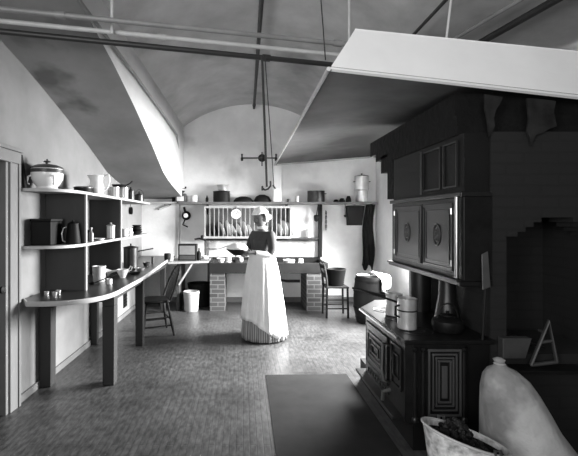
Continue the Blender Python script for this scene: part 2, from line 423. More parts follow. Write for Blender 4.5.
# ------------------------------------------------------------------ ceiling pipes
def pipe(name, pts, r, m, label, cat='pipe', group=None, cuffs=()):
    t = thing(name, label, cat, pts[0], group=group)
    b = BM(); tube(b, pts, r, 12); obj('tube', b, m, t, True)
    for s in cuffs:
        a, c = Vector(pts[0]), Vector(pts[-1]); p = a.lerp(c, s); d = (c-a).normalized()
        b = BM(); tube(b, [p-d*.03, p-d*.012, p+d*.012, p+d*.03], r*1.35, 12); obj('coupling', b, m, t, True)
    return t
def ceilline(x0,y0,x1,y1,H,ext=1.5):
    p = Vector(at(x0,y0,400*H/(219-y0))); q = Vector(at(x1,y1,400*H/(219-y1))); d = (q-p).normalized()
    p = p - d*((p.x-(XL+.03))/d.x); return [p, q+d*ext]
pipe('ceiling_pipe', ceilline(31,12,343,44,1.30), .017, PIPE_G, 'uppermost of the three long pipes crossing under the vault', group=None, cuffs=(.15,.62))
pipe('ceiling_pipe', ceilline(31,24,335,54.5,1.29), .016, PIPE_W, 'middle pale pipe of the three crossing under the vault', cuffs=(.3,.68))
pipe('ceiling_pipe', ceilline(21,33.5,325,64,1.26), .020, PIPE_D, 'lowest and darkest of the three pipes crossing under the vault', cuffs=(.5,))
def hanger(px, y0, y1, Y, r, m, label, px0=None):
    p = at(px, y1, Y); top = at(px0 if px0 is not None else px, y0, Y)
    ztop = EYE+.03+math.sqrt(4-(min(1.3,p.x)-.15)**2) if p.x < 1.35 else EYE+1.6
    d = (top-p).normalized(); q = p+d*((ztop-p.z)/d.z)
    t = thing('pipe_hanger', label, 'hanger rod', p)
    b = BM(); tube(b, [p, q], r); obj('rod', b, m, t, True)
    b = BM(); lathe(b, [(0,-.012),(.03,-.012),(.03,-.002),(0,-.002)], c=q); obj('ceiling_flange', b, m, t, True)
hanger(112, 0, 34, 2.71, .012, PIPE_W, 'white hanger rod holding the pipes near the pale arch band')
hanger(349, 0, 44, 3.0, .009, PIPE_W, 'white hanger rod above the near left corner of hood')
hanger(325.5, 0, 60, 2.47, .004, PIPE_D, 'thin dark wire going up from the hood corner', px0=321)
hanger(446, 0, 42, 2.63, .008, PIPE_W, 'crooked white rod rising from middle of the hood front', px0=451)
# pipe along the crown
p0, p1 = at(261.5,0,400*1.93/219), at(254,108,400*1.93/111)
pipe('crown_pipe', [p0+(p0-p1)*.6, p1], .022, PIPE_D, 'dark pipe running back along the crown of the vault', cuffs=(.97,))
# pipe on the pale band and down the corner
pts = [(-1.02, 1.0, EYE+1.36), (-1.02,3.9,EYE+1.36), (-1.02,5.1,EYE+1.34), (-1.02,6.2,EYE+1.30), (-1.04,6.35,EYE+1.25), (-1.11,6.99,EYE+.95), (-1.115,7.045,EYE+.85), (-1.115,7.045,.8)]
pipe('wall_pipe', pts, .014, PIPE_G, 'thin grey pipe along the pale arch band and down the corner')
# diagonal pipes near top right
def dg(x0,y0,x1,y1,r,m,l,H=1.5):
    p = at(x0,y0,400*H/(219-y0)); q = at(x1,y1,400*H/(219-y1)); d = q-p
    pipe('ceiling_pipe', [p-d*.3, q+d*1.1], r, m, l)
dg(415,33,446,0,.013,PIPE_D,'thin dark diagonal pipe above the middle of hood')
dg(456,38,520,0,.016,PIPE_G,'lighter of the two close diagonal pipes above hood right half')
dg(478,44,545,6,.028,PIPE_D,'thick dark diagonal pipe above hood right half')

# gas pendant hung from the pipes
gp = thing('gas_pendant', 'dark drop rod with small hooked arm hanging before the back wall', 'gas pendant', at(267,190,3.0))
b = BM(); tube(b, [at(262,56,3.0), at(267,187,3.0)], .009); obj('rod', b, PIPE_D, gp, True)
b = BM(); P = [at(262.5,188,3.0), at(265,190,3.0), at(268,189,3.0), at(270.5,186,3.0), at(270.5,181,3.0)]; tube(b, P, .007); tube(b, [at(262.5,186,3.0), at(262.5,190.5,3.0)], .008)
obj('burner_arm', b, PIPE_D, gp, True)
b = BM(); tube(b, [at(265,58,3.02), at(274,186,3.02)], .0035, 6); tube(b, [at(273,185,3.02), at(275.5,189,3.02)], .006, 6)
obj('pull_cord', b, PIPE_D, gp, True)
# wall bracket high on the back wall
wb = thing('gas_bracket', 'double-armed gas bracket high on the bright back wall', 'gas bracket', at(258,158,7.0))
b = BM(); tube(b, [at(242,158,6.95), at(277,158,6.95)], .012); obj('arm', b, TIN_D, wb, True)
for x in (242, 276):
    b = BM(); lathe(b, [(0,-.05),(.02,-.05),(.022,0),(.012,.02),(.018,.07),(0,.07)], c=at(x,158,6.95), seg=12)
    obj('burner', b, TIN_D, wb, True)
b = BM(); tube(b, [at(262,158,6.95), at(262,158,YB)], .014); lathe(b, [(0,0),(.07,0),(.05,.02),(0,.03)], M=Matrix.Translation(at(262,158,YB)) @ Matrix.Rotation(PI/2,4,'X')); tube(b, [at(262,152,6.95),at(262,166,6.95)], .01)
obj('wall_plate', b, TIN_D, wb, True)

# ------------------------------------------------------------------ left counter
cz = .82
ct = thing('wall_counter', 'long dark-topped counter with pale rounded edge along the left wall', 'counter', (-1.45, 3.6, 0))
poly = [(XL+.002,3.27)]
for i in range(13):
    a = PI/2*i/12; s, c = math.sin(a)**.75, math.cos(a)**.75 if i < 12 else 0
    poly.append((XL+.10+.55*s, 3.72-.58*c))
poly += [(-1.13, 4.4), (-1.16, 5.2), (-1.20, 6.0), (-1.21, 6.36), (-1.21, YB-.005), (XL+.002, YB-.005)]
b = BM(); prism(b, poly, cz-.03, cz); obj('worktop', b, COUNTER, ct, True, smooth=False)
edge = poly[:-2]
b = BM()
prev = None
for i, (x, y) in enumerate(edge):
    q0 = Vector(edge[max(0,i-1)]); q1 = Vector(edge[min(len(edge)-1,i+1)]); d = (q1-q0).normalized(); nrm = Vector((d.y,-d.x))
    if i == 0: nrm = Vector((0,-1))
    ring = [b.verts.new((x+nrm.x*o_, y+nrm.y*o_, z)) for o_, z in ((.001,cz-.036),(.014,cz-.036),(.018,cz-.02),(.016,cz-.002),(.010,cz+.004),(.001,cz+.002))]
    if prev:
        for k in range(6): b.faces.new((prev[k], ring[k], ring[(k+1)%6], prev[(k+1)%6]))
    else: b.faces.new(ring[::-1])
    prev = ring
b.faces.new(prev); obj('edge_moulding', b, EDGE, ct, True)
for (x, y, w) in ((-1.73,3.54,.10),(-1.19,3.58,.10),(-1.20,4.66,.085),(-1.74,4.70,.07),(-1.26,6.3,.07)):
    b = BM(); h = w/2
    hexa(b, [(x-h,y-h,0),(x+h,y-h,0),(x+h,y+h,0),(x-h,y+h,0),(x-h-.004,y-h,cz-.12),(x+h+.004,y-h,cz-.12),(x+h+.004,y+h,cz-.12),(x-h-.004,y+h,cz-.12)])
    box(b, x-h-.004, x+h+.004, y-h, y+h, cz-.1201, cz-.031)
    obj('leg', b, LEGWOOD, ct, True, smooth=False, bevel=.005)
b = BM(); box(b, -1.68, -1.24, 3.56, 3.60, cz-.09, cz-.031); box(b, -1.20, -1.17, 3.63, 4.61, cz-.09, cz-.031); box(b, -1.225, -1.195, 4.71, 6.26, cz-.09, cz-.031)
obj('apron_rail', b, LEGWOOD, ct, True, smooth=False)

# shelves over the counter
SZ, MZ, SX = 1.715, 1.250, -1.42
un = thing('wall_shelving', 'two-tier wall shelving with rounded near end above the counter', 'shelving', (-1.6, 3.6, cz))
def shelf_poly(y0, r=.5):
    p = [(XL+.002, y0)]
    for i in range(11):
        a = PI/2*i/10; p.append((XL+.04+(SX-XL-.04)*math.sin(a)**.8, y0+.40-.40*(math.cos(a)**.8 if i < 10 else 0)))
    return p+[(SX, 6.08), (XL+.002, 6.08)]
for z, y0 in ((SZ, 3.19), (MZ, 3.21)):
    P = shelf_poly(y0)
    b = BM(); prism(b, P, z-.022, z); s = obj('shelf', b, PANEL, un, True, smooth=False)
    b = BM(); prev = None
    for i, (x, y) in enumerate(P[:-1]):
        q0 = Vector(P[max(0,i-1)]); q1 = Vector(P[min(len(P)-2,i+1)]); d = (q1-q0).normalized(); nrm = Vector((d.y,-d.x))
        ring = [b.verts.new((x+nrm.x*o_, y+nrm.y*o_, zz)) for o_, zz in ((.0005,z-.023),(.008,z-.023),(.008,z+.001),(.0005,z+.001))]
        if prev:
            for k in range(4): b.faces.new((prev[k], ring[k], ring[(k+1)%4], prev[(k+1)%4]))
        else: b.faces.new(ring[::-1])
        prev = ring
    b.faces.new(prev); obj('shelf_edge', b, EDGE, un, True)
for y in (3.62, 4.66):
    for z0, z1 in ((cz+.002, MZ-.023), (MZ+.001, SZ-.023)):
        b = BM(); box(b, XL+.003, SX-.012, y, y+.022, z0, z1); pt = obj('partition', b, mat('partition_board', .23, .7, vary=.12, scale=4, stretch=(1,1,.3)), un, True, smooth=False)
        b = BM(); box(b, SX-.012, SX+.002, y-.001, y+.023, z0, z1); obj('front_edge', b, EDGE, pt, smooth=False).location = -Vector(un.location) if False else (0,0,0)
        e = C.objects[-1]
        for v in e.data.vertices: v.co = v.co - Vector(un.location)

# ------------------------------------------------------------------ vessels
def vessel(name, label, cat, loc, prof, m, seg=28, group=None, lid=None, lidm=None, handles=(), rotz=0, hm=None, sx=1, sy=1):
    t = thing(name, label, cat, loc, rotz, group)
    b = BM(); lathe(b, prof, seg=seg, sx=sx, sy=sy); obj('body', b, m, t)
    if lid: b = BM(); lathe(b, lid, seg=seg, sx=sx, sy=sy); obj('lid', b, lidm or m, t)
    for hp, r in handles:
        b = BM(); tube(b, hp, r, 8); obj('handle', b, hm or m, t)
    return t
def cyl(r, h, t=.004, rim=.003):
    return [(0,.0),(r-.004,0),(r,.004),(r,h-.005),(r+rim,h-.003),(r+rim,h),(r-t,h),(r-t,t),(0,t)]
def disc_lid(r, z, hk=.03):
    return [(r+.004,z-.006),(r+.005,z+.002),(r*.9,z+.008),(r*.3,z+.02),(.012,z+.023),(.008,z+.03),(.014,z+.03+hk*.4),(.012,z+.03+hk*.7),(0,z+.03+hk*.75)]
def loop(x0, z0, z1, out, n=8, y=0, sgn=1):
    return [(sgn*(x0+out*math.sin(PI*i/n)**.7), y, z0+(z1-z0)*i/n) for i in range(n+1)]

# tureen
tr = vessel('soup_tureen', 'big lidded china tureen at the near end of top left shelf', 'tureen', (-1.645,3.36,SZ),
  [(0,0),(.085,0),(.09,.01),(.08,.022),(.10,.045),(.125,.09),(.130,.14),(.127,.175),(.120,.175),(.117,.14),(.09,.05),(0,.035)], CHINA,
  lid=[(.132,.173),(.134,.180),(.12,.192),(.08,.207),(.035,.215),(.012,.218),(.014,.228),(.03,.234),(.028,.241),(.008,.246),(.006,.258),(0,.260)], lidm=CHINA_B, sx=.98, sy=.98)
b = BM(); lathe(b, [(.128,.138),(.1335,.140),(.1325,.166),(.128,.168)], seg=28); obj('painted_band', b, CHINA_B, tr)
for s in (-1, 1):
    b = BM(); tube(b, [(s*.09,-.088,.11),(s*.105,-.105,.10),(s*.11,-.11,.05),(s*.10,-.095,.04)], .008); obj('handle', b, CHINA, tr)
# dark board leaning in the corner
b = BM(); hexa(b, [(XL+.032,3.195,SZ+.001),(XL+.05,3.195,SZ+.001),(XL+.05,3.235,SZ+.001),(XL+.032,3.235,SZ+.001),(XL+.004,3.19,SZ+.27),(XL+.02,3.19,SZ+.27),(XL+.02,3.215,SZ+.27),(XL+.004,3.215,SZ+.27)])
tag(obj('leaning_board', b, DARKWOOD, smooth=False), 'dark wedge-shaped board leaning on wall left of the tureen', 'board')
# low dark pan
vessel('cake_tin', 'low black round tin between tureen and white pitcher', 'tin', (-1.57,3.93,SZ), cyl(.085,.06), BLACK, lid=[(.088,.055),(.089,.066),(.07,.072),(0,.074)], lidm=TIN_D)
# pitcher
pt = thing('pitcher', 'white china pitcher with big loop handle on top left shelf', 'pitcher', (-1.50,4.10,SZ))
b = BM()
def spout(a, z): return 1+(.30*max(0, math.cos(a-PI))**6*max(0,(z-.13)/.07) if z > .13 else 0)
lathe(b, [(0,0),(.058,0),(.06,.008),(.075,.05),(.078,.08),(.066,.125),(.062,.16),(.074,.20),(.070,.20),(.058,.16),(.06,.12),(.07,.07),(.05,.02),(0,.015)], wob=spout, seg=36)
obj('body', b, CHINA, pt)
b = BM(); tube(b, [(.058,0,.165),(.085,0,.205),(.118,0,.208),(.128,0,.17),(.120,0,.11),(.095,0,.06),(.072,0,.05)], .009); obj('handle', b, CHINA, pt)
pt.rotation_euler.z = math.radians(8)
# cans beside the pitcher
vessel('canister', 'tin canister right of the white pitcher, holding up a dark pan', 'canister', (-1.51,4.70,SZ), cyl(.055,.13), TIN)
vessel('canister', 'second shiny canister from the white pitcher', 'canister', (-1.50,5.02,SZ), cyl(.058,.15), TIN)
vessel('canister', 'lidded tin canister standing third from the white pitcher', 'canister', (-1.50,5.34,SZ), cyl(.048,.13), TIN_D, lid=disc_lid(.048,.13))
vessel('small_pail', 'last small tin pail at far end of the top left shelf', 'pail', (-1.50,5.78,SZ), cyl(.065,.10), TIN_D, lid=disc_lid(.065,.10), handles=[(arc(lambda t:(.064*math.cos(PI*t),0,.09+.09*math.sin(PI*t))),.003)])
fp = thing('frying_pan', 'dark shallow pan lying across the canisters by the pitcher', 'pan', (-1.53,4.95,SZ+.151))
b = BM(); lathe(b, [(0,0),(.075,0),(.092,.028),(.088,.028),(.072,.004),(0,.004)], M=None); obj('body', b, BLACK, fp)
b = BM(); tube(b, [(.08,0,.022),(.12,.02,.04),(.15,.04,.075)], .008); obj('handle', b, BLACK, fp)
# mid shelf
b = BM(); box(b, -1.77, -1.60, 3.33, 3.54, MZ, MZ+.20); tn = tag(obj('tin_box', b, BLACK, smooth=False, bevel=.008), 'tall black box at the near end of the middle left shelf', 'box')
b = BM(); box(b, -1.775, -1.595, 3.325, 3.545, MZ+.2, MZ+.222); obj('lid', b, BLACK, tn, smooth=False, bevel=.004)
tp = vessel('coffee_pot', 'black coffee pot with bright curved handle on middle left shelf', 'coffee pot', (-1.50,3.53,MZ), [(0,0),(.062,0),(.064,.01),(.048,.15),(.045,.175),(0,.175)], BLACK, lid=[(.047,.172),(.046,.18),(.02,.195),(.008,.2),(.01,.21),(0,.214)], handles=[([(-.045,-.03,.15),(-.062,-.05,.14),(-.074,-.055,.09),(-.068,-.05,.03),(-.05,-.04,.02)],.006)], hm=TIN)
def bottle(loc, r, h, label, m):
    t = thing('bottle', label, 'bottle', loc); b = BM()
    lathe(b, [(0,0),(r,0),(r,h*.55),(r*.9,h*.62),(r*.4,h*.72),(r*.35,h*.9),(0,h*.9)], seg=18); obj('body', b, m, t)
    b = BM(); lathe(b, [(0,h*.9),(r*.5,h*.9),(r*.55,h*.96),(r*.4,h),(0,h)], seg=14); obj('stopper', b, EDGE, t)
bottle((-1.475,3.70,MZ), .024, .195, 'taller pale bottle beside the black coffee pot, by the partition', mat('pale_glass', .66, .3, vary=.1))
bottle((-1.465,3.86,MZ), .022, .14, 'shorter pale bottle just right of the taller bottle', mat('grey_glass', .5, .3, vary=.1))
vessel('jar', 'small dark jar right of the first shelf partition', 'jar', (-1.55,4.02,MZ), [(0,0),(.03,0),(.032,.08),(.02,.095),(.02,.11),(0,.11)], BLACK, seg=16)
vessel('saucer', 'small white dish on middle left shelf beside the dark jar', 'dish', (-1.49,4.14,MZ), [(0,0),(.04,0),(.062,.022),(.058,.022),(.04,.006),(0,.006)], CHINA)
vessel('canister', 'upright tin canister alone on middle left shelf', 'canister', (-1.50,4.54,MZ), cyl(.045,.145), TIN, lid=disc_lid(.045,.145,.01))
vessel('mug', 'white mug near the far partition of middle left shelf', 'mug', (-1.50,5.06,MZ), cyl(.05,.10), CHINA, handles=[(loop(.048,.02,.085,.03),.006)])
vessel('cream_jug', 'small white jug before the far shelf partition', 'jug', (-1.50,5.30,MZ), [(0,0),(.035,0),(.045,.04),(.03,.08),(.036,.10),(.03,.10),(.026,.08),(0,.03)], CHINA, handles=[(loop(.038,.02,.085,.025,sgn=-1),.005)])
sb = (-1.52,5.72,MZ)
for k in range(4):
    r = .085-.006*k
    t = vessel('mixing_bowl', ['lowest','second','third','topmost'][k]+' dark bowl in the stack at far end of middle shelf', 'bowl', (sb[0],sb[1],MZ+.030*k), [(0,0),(r*.5,0),(r,.045),(r-.004,.045),(r*.5,.004),(0,.004)], [TIN_D,BLACK,TIN_D,BLACK][k], group='bowls stacked on the middle shelf')
# round tin hanging on wall between shelves
hp = thing('hanging_sieve', 'round dark sieve hung on wall beneath the top left shelf', 'sieve', (XL+.01,6.3,1.60))
b = BM(); lathe(b, [(0,0),(.055,0),(.06,.03),(.055,.03),(.05,.006),(0,.006)], M=Matrix.Rotation(PI/2,4,'Y')); obj('bowl', b, BLACK, hp)
b = BM(); tube(b, [(.01,0,.055),(.008,0,.10)], .004); obj('handle', b, BLACK, hp)

# counter items
def saucepan(label, loc, r, h, ang, ln, m, name='saucepan', rise=.03, lidded=False, hm=None, tilt=0):
    d = Vector((math.cos(ang), math.sin(ang), 0))
    hnd = [d*(r-.001)+Vector((0,0,h*.8)), d*(r+.04)+Vector((0,0,h*.83)), d*(r+ln)+Vector((0,0,h*.83+rise))]
    return vessel(name, label, 'saucepan', loc, cyl(r,h), m, lid=disc_lid(r,h) if lidded else None, handles=[(hnd,.008)], hm=hm)
saucepan('tall dark lidded saucepan with long handle on counter under far shelf', (-1.50,5.35,cz), .095, .27, math.radians(5), .20, TIN_D, lidded=True)
b = BM()
pw = vessel('enamel_pail', 'white enamel pail with dark foot on counter beside first partition', 'pail', (-1.50,4.17,cz), [(0,0),(.055,0),(.06,.008),(.066,.15),(.07,.154),(.07,.16),(.062,.16),(.055,.01),(0,.01)], ENAMEL, handles=[(arc(lambda t:(-.066*math.cos(PI*t), -.035*math.sin(PI*t), .145-.05*math.sin(PI*t))),.003)], hm=BLACK)
ld = thing('ladle', 'long dark ladle lying aslant against the white pail', 'ladle', (-1.42,4.02,cz+.001))
b = BM(); tube(b, [(-.06,-.03,.012),(.12,.10,.085)], .006); obj('handle', b, BLACK, ld)
b = BM(); lathe(b, [(0,0),(.02,.002),(.032,.015),(.029,.015),(.018,.005),(0,.004)], c=(-.085,-.045,0)); obj('bowl', b, BLACK, ld)
fn = thing('funnel', 'white funnel lying between white pail and small bowl', 'funnel', (-1.52,4.42,cz+.055))
b = BM(); lathe(b, [(.052,0),(.055,.004),(.014,.07),(.008,.13),(.006,.13),(.012,.07),(.05,.004)], M=Matrix.Rotation(math.radians(80),4,'Y')); obj('cone', b, ENAMEL, fn)
fn.rotation_euler.z = math.radians(20)
vessel('bowl', 'white footed bowl with one ear on counter near the pail', 'bowl', (-1.33,4.42,cz), [(0,0),(.03,0),(.035,.02),(.06,.07),(.064,.095),(.06,.095),(.055,.07),(.03,.03),(0,.025)], ENAMEL, handles=[([(.06,.01,.07),(.09,.02,.085),(.10,.02,.12),(.085,.02,.13),(.064,.01,.095)],.005)])
vessel('cup', 'small white cup near the rounded counter edge', 'cup', (-1.33,3.98,cz), cyl(.028,.055), ENAMEL)
for k, (x, y, r, h, m_, l) in enumerate(((-1.28,4.72,.07,.02,BLACK,'dark shallow dish on counter before the tall saucepan'),(-1.30,5.08,.055,.03,TIN,'shiny tin dish on counter before the tall saucepan'),(-1.34,5.55,.05,.05,TIN_D,'dull tin dish on counter right of the tall saucepan'))):
    vessel('dish', l, 'dish', (x,y,cz), [(0,0),(r*.7,0),(r,h),(r-.004,h),(r*.68,.004),(0,.004)], m_)
vessel('spice_tin', 'narrow upright tin on counter right of the tall saucepan', 'tin', (-1.32,5.85,cz), cyl(.02,.10), TIN_D)
b = BM(); box(b, -1.66, -1.38, 4.84, 5.14, cz+.001, cz+.012); tag(obj('chopping_board', b, DARKWOOD, smooth=False, bevel=.004), 'dark flat board on counter beneath the far shelf bay', 'board')
# near counter small items
for k, (x, y, l) in enumerate(((-1.68,3.42,'nearest'),(-1.60,3.40,'middle'),(-1.61,3.49,'farthest'))):
    vessel('salt_cellar', l+' of three tiny glass cellars at the near end of the counter', 'salt cellar', (x,y,cz), [(0,0),(.016,0),(.02,.02),(.022,.03),(.015,.03),(0,.01)], TIN, seg=14)
kb = thing('knife_tray', 'low dark knife tray near the first partition on counter', 'tray', (-1.66,3.78,cz) )
b = BM(); box(b, -.1,.1,-.1,.1,0,.01); obj('base', b, DARKWOOD, kb, smooth=False)
b = BM(); box(b,-.1,.1,-.1,-.088,.01,.05); box(b,-.1,.1,.088,.1,.01,.05); box(b,-.1,-.088,-.088,.088,.01,.05); box(b,.088,.1,-.088,.088,.01,.05); obj('side', b, DARKWOOD, kb, smooth=False)

# ------------------------------------------------------------------ corner table
tz = .79
tb = thing('corner_table', 'plain scrubbed corner table joining the counter and the sink bench', 'table', (-.87, 6.7, 0))
b = BM(); hexa(b, [(-1.185,6.30,tz-.03),(-.56,6.46,tz-.03),(-.56,7.06,tz-.03),(-1.185,7.06,tz-.03),(-1.185,6.30,tz),(-.56,6.46,tz),(-.56,7.06,tz),(-1.185,7.06,tz)]); obj('table_top', b, mat('scrubbed_wood', .56, .6), tb, True, smooth=False)
b = BM(); box(b, -1.06, -1.02, 6.40, 7.06, 0, tz-.031); obj('end_panel', b, MIDWOOD, tb, True, smooth=False)
b = BM(); tube(b, [(-1.03,6.39,.42), (-.82,6.44,tz-.035)], .02, 6); obj('brace', b, mat('scrubbed_wood', .56), tb, True)
b = BM(); box(b, -.62,-.58,6.98,7.05,0,tz-.031); obj('leg', b, MIDWOOD, tb, True, smooth=False)
# box on the corner table
bx = thing('wooden_box', 'upright wooden box with framed grey front on the corner table', 'box', (ax(188,6.6), 6.6, tz))
b = BM(); box(b, -.15,.15,-.09,.09,0,.27); obj('case', b, DARKWOOD, bx, smooth=False, bevel=.006)
b = BM(); box(b, -.125,.125,-.095,-.091,.10,.245); obj('front_panel', b, mat('box_front', .5, .6, vary=.1), bx, smooth=False)
b = BM(); box(b, -.125,.125,-.095,-.091,.02,.085); obj('drawer', b, MIDWOOD, bx, smooth=False)
vessel('bottle', 'small dark bottle right of the wooden box on corner table', 'bottle', (ax(199,6.6),6.6,tz), [(0,0),(.035,0),(.035,.12),(.012,.16),(.012,.2),(0,.2)], BLACK, seg=16)
vessel('jar', 'small dark crock on corner table left of the wooden box', 'jar', (ax(163.5,6.2)+.02,6.42,cz), [(0,0),(.05,0),(.055,.08),(.045,.10),(0,.10)], BLACK, seg=18)
vessel('cup', 'white cup beside small dark crock where counter meets table', 'cup', (ax(171,6.5),6.5,tz), cyl(.035,.10), ENAMEL)
# wire basket/dish at right of the table
vessel('basin', 'low pale basin at the right end of corner table', 'basin', (-.65,6.86,tz), [(0,0),(.05,0),(.07,.05),(.065,.05),(.055,.006),(0,.006)], ENAMEL)

# pails on the floor by the brick pier
vessel('lard_pail', 'pale cylindrical pail on floor left of the brick pier', 'pail', (-.83,6.42,0), [(0,0),(.105,0),(.11,.01),(.125,.27),(.13,.275),(.13,.31),(.118,.315),(.118,.30),(.10,.02),(0,.02)], mat('grey_enamel', .74, .5, vary=.08))
vessel('wash_tub', 'dark round tub standing behind the pale pail', 'tub', (-.74,6.80,0), [(0,0),(.17,0),(.20,.36),(.205,.365),(.205,.385),(.19,.385),(.16,.02),(0,.02)], BLACK)

# ------------------------------------------------------------------ sink bench
sk = thing('sink_bench', 'dark stone sink bench on brick piers along back wall', 'sink', (.4, 6.7, 0))
x0, x1 = -.54, 1.36
b = BM()
box(b, x0, x1, 6.39, 6.44, .60, .765); box(b, x0, x1, 7.02, 7.075, .60, .80); box(b, x0, x0+.05, 6.44, 7.02, .60, .765); box(b, x1-.05, x1, 6.44, 7.02, .60, .765)
box(b, x0+.05, x1-.05, 6.44, 7.02, .60, .63); box(b, .35, .42, 6.44, 7.02, .63, .76)
box(b, x0+.05, .35, 6.44, 7.02, .735, .76)
obj('basin', b, STONE, sk, True, smooth=False, bevel=.004)
for xa, xb in ((-.53,-.29),(1.02,1.345)):
    b = BM(); box(b, xa, xb, 6.40, 7.06, 0, .60); obj('brick_pier', b, BRICK, sk, True, smooth=False)
b = BM(); tube(b, [(.62,6.9,.60),(.62,6.9,.42),(.75,6.9,.40),(.98,6.9,.40)], .025); obj('drain_pipe', b, TIN_D, sk, True)
# marble splash slab with wavy pipe
sp = thing('splash_slab', 'streaked white marble splash slab on wall behind the sink bench', 'splash slab', (.35,7.06,.80))
b = BM(); box(b, -.60, 1.25, 7.045, 7.078, .802, 1.08); obj('slab', b, mat('marble', .80, .35, vary=.2, scale=3.5, stain=(3, .56, .6)), sp, True, smooth=False)
wp = thing('water_pipe', 'dark water pipe with tap lever at left end of sink', 'pipe', (ax(205,6.9),6.9,.8))
b = BM(); X = ax(205,6.9); tube(b, [(X,6.95,.80),(X,6.95,1.095),(X+.02,6.95,1.11),(1.30,6.95,1.11)], .016); obj('tube', b, PIPE_D, wp, True)
b = BM(); tube(b, [(X,6.95,1.10),(X-.10,6.92,1.135),(X-.18,6.90,1.12)], .016); tube(b, [(X-.06,6.93,1.12),(X-.06,6.93,1.19)], .02); obj('tap', b, PIPE_D, wp, True)
b = BM(); tube(b, arc(lambda t:(X+.02+t*.85, 7.02, .97-.04*math.sin(PI*min(1,t*2.2))+.07*t), 16), .008); obj('hose', b, PIPE_G, wp, True)

# bench clutter
def onb(px, name, label, cat, prof, m, Y=6.55, **k): return vessel(name, label, cat, (ax(px,Y), Y, .76), prof, m, seg=20, **k)
def bowlp(r, h): return [(0,0),(r*.5,0),(r,h),(r-.004,h),(r*.45,.006),(0,.006)]
onb(221,'bowl','leftmost white bowl on the sink bench','bowl',bowlp(.075,.07),CHINA)
onb(229,'mug','white mug second from the left on the sink bench','mug',cyl(.04,.10),CHINA)
onb(235,'bowl','small grey bowl between the mug and the person on bench','bowl',bowlp(.055,.055),TIN_D)
onb(241,'cup','white cup on the bench just left of the person','cup',cyl(.035,.07),CHINA, Y=6.7)
for px, l in ((289,'first'),(296,'second')):
    vessel('bowl', 'white bowl on bench, '+l+' from the person at right', 'bowl', (ax(px,6.45+.15), 6.9 if px<290 else 6.85, .765-.04*0), bowlp(.05,.06), CHINA) if False else None
vessel('bowl', 'white bowl at right of the person, inside the sink edge', 'bowl', (ax(289,6.6),6.6,.631), bowlp(.10,.17), CHINA)
vessel('jug', 'small pale jug standing in sink nearer the right pier', 'jug', (ax(301,6.6),6.62,.631), [(0,0),(.04,0),(.05,.08),(.035,.16),(.04,.18),(.034,.18),(.03,.15),(0,.05)], ENAMEL)
bs = BM(); hexa(bs, [(1.16,6.80,.766),(1.18,6.80,.766),(1.18,7.04,.766),(1.16,7.04,.766),(1.24,6.82,1.03),(1.26,6.82,1.03),(1.26,7.04,1.03),(1.24,7.04,1.03)])

# ------------------------------------------------------------------ back wall shelf and rack
b = BM(); sh = thing('back_wall_shelf', 'long plank shelf across the whole back wall', 'shelf', (0,6.95,1.72))
b = BM(); box(b, -1.10, 2.30, 6.84, YB-.002, 1.725, 1.758); obj('plank', b, DARKWOOD, sh, True, smooth=False, bevel=.003)
b = BM(); box(b, -1.10, 2.30, 6.825, 6.84, 1.722, 1.762); obj('front_strip', b, mat('grey_strip', .38, .6), sh, True, smooth=False)
for x in (-.62, .76, 1.34, 2.22):
    b = BM(); hexa(b, [(x-.012,7.03,1.55),(x+.012,7.03,1.55),(x+.012,7.075,1.55),(x-.012,7.075,1.55),(x-.012,6.90,1.724),(x+.012,6.90,1.724),(x+.012,7.075,1.724),(x-.012,7.075,1.724)]); obj('bracket', b, DARKWOOD, sh, True, smooth=False)
b = BM(); box(b, -1.775, -1.13, 6.86, YB-.002, 1.735, 1.765); tag(obj('corner_shelf', b, EDGE, smooth=False, bevel=.003), 'short pale shelf in the back left corner', 'shelf')
SB = 1.758
rk = thing('plate_rack', 'slatted wooden plate rack hung under the back shelf', 'plate rack', (.09,6.95,1.12))
rx0, rx1, rz0, rz1 = -.64, .80, 1.14, 1.685
b = BM()
for z in (rz0, rz1-.03): box(b, rx0, rx1, 6.80, 6.83, z, z+.035)
box(b, rx0-.02, rx0, 6.80, 7.07, rz0, rz1+.005); box(b, rx1, rx1+.02, 6.80, 7.07, rz0, rz1+.005)
obj('frame', b, mat('slat_wood', .62, .6), rk, True, smooth=False)
b = BM(); box(b, rx0, rx1, 6.83, 7.07, rz0, rz0+.018); obj('bottom_board', b, MIDWOOD, rk, True, smooth=False)
b = BM(); box(b, rx0, rx1, 7.055, 7.072, rz0+.02, rz1); obj('back_board', b, mat('rack_back', .40, .7, vary=.15), rk, True, smooth=False)
ns = 19
for i in range(1, ns):
    x = rx0+(rx1-rx0)*i/ns
    b = BM(); box(b, x-.006, x+.006, 6.806, 6.822, rz0+.035, rz1-.03); obj('slat', b, mat('slat_wood', .62, .6), rk, True, smooth=False)
ords = ['first','second','third','fourth','fifth','sixth','seventh','eighth','ninth','tenth','eleventh']
pxs = [210.5,215.5,221,227,232.5,238,243.5,249,279,283.5,288.5]
for i, px in enumerate(pxs):
    r = [.11,.11,.13,.14,.115,.115,.135,.11,.115,.14,.13][i]
    m_ = CHINA
    tl = math.radians([-24,-18,-21,-12,-26,-20,-15,-24,-20,-14,-23][i])
    b = BM(); M = Matrix.Rotation(math.radians(18),4,'Z') @ Matrix.Rotation(tl,4,'Y') @ Matrix.Rotation(PI/2,4,'Y')
    lathe(b, [(0,0),(r*.6,0),(r,.018),(r,.023),(r*.6,.006),(0,.006)], M=M, seg=30)
    lab = ('%s dull tin plate from the left standing in the wall rack' if i < 2 else '%s plate from the left, white, standing in the wall rack') % ords[i]
    o = obj('plate', b, TIN_D if i < 2 else CHINA); o.location = (ax(px,6.94), 6.94, rz0+.022+r*math.cos(tl)+.006)
    tag(o, lab, 'plate', 'plates in the wall rack')
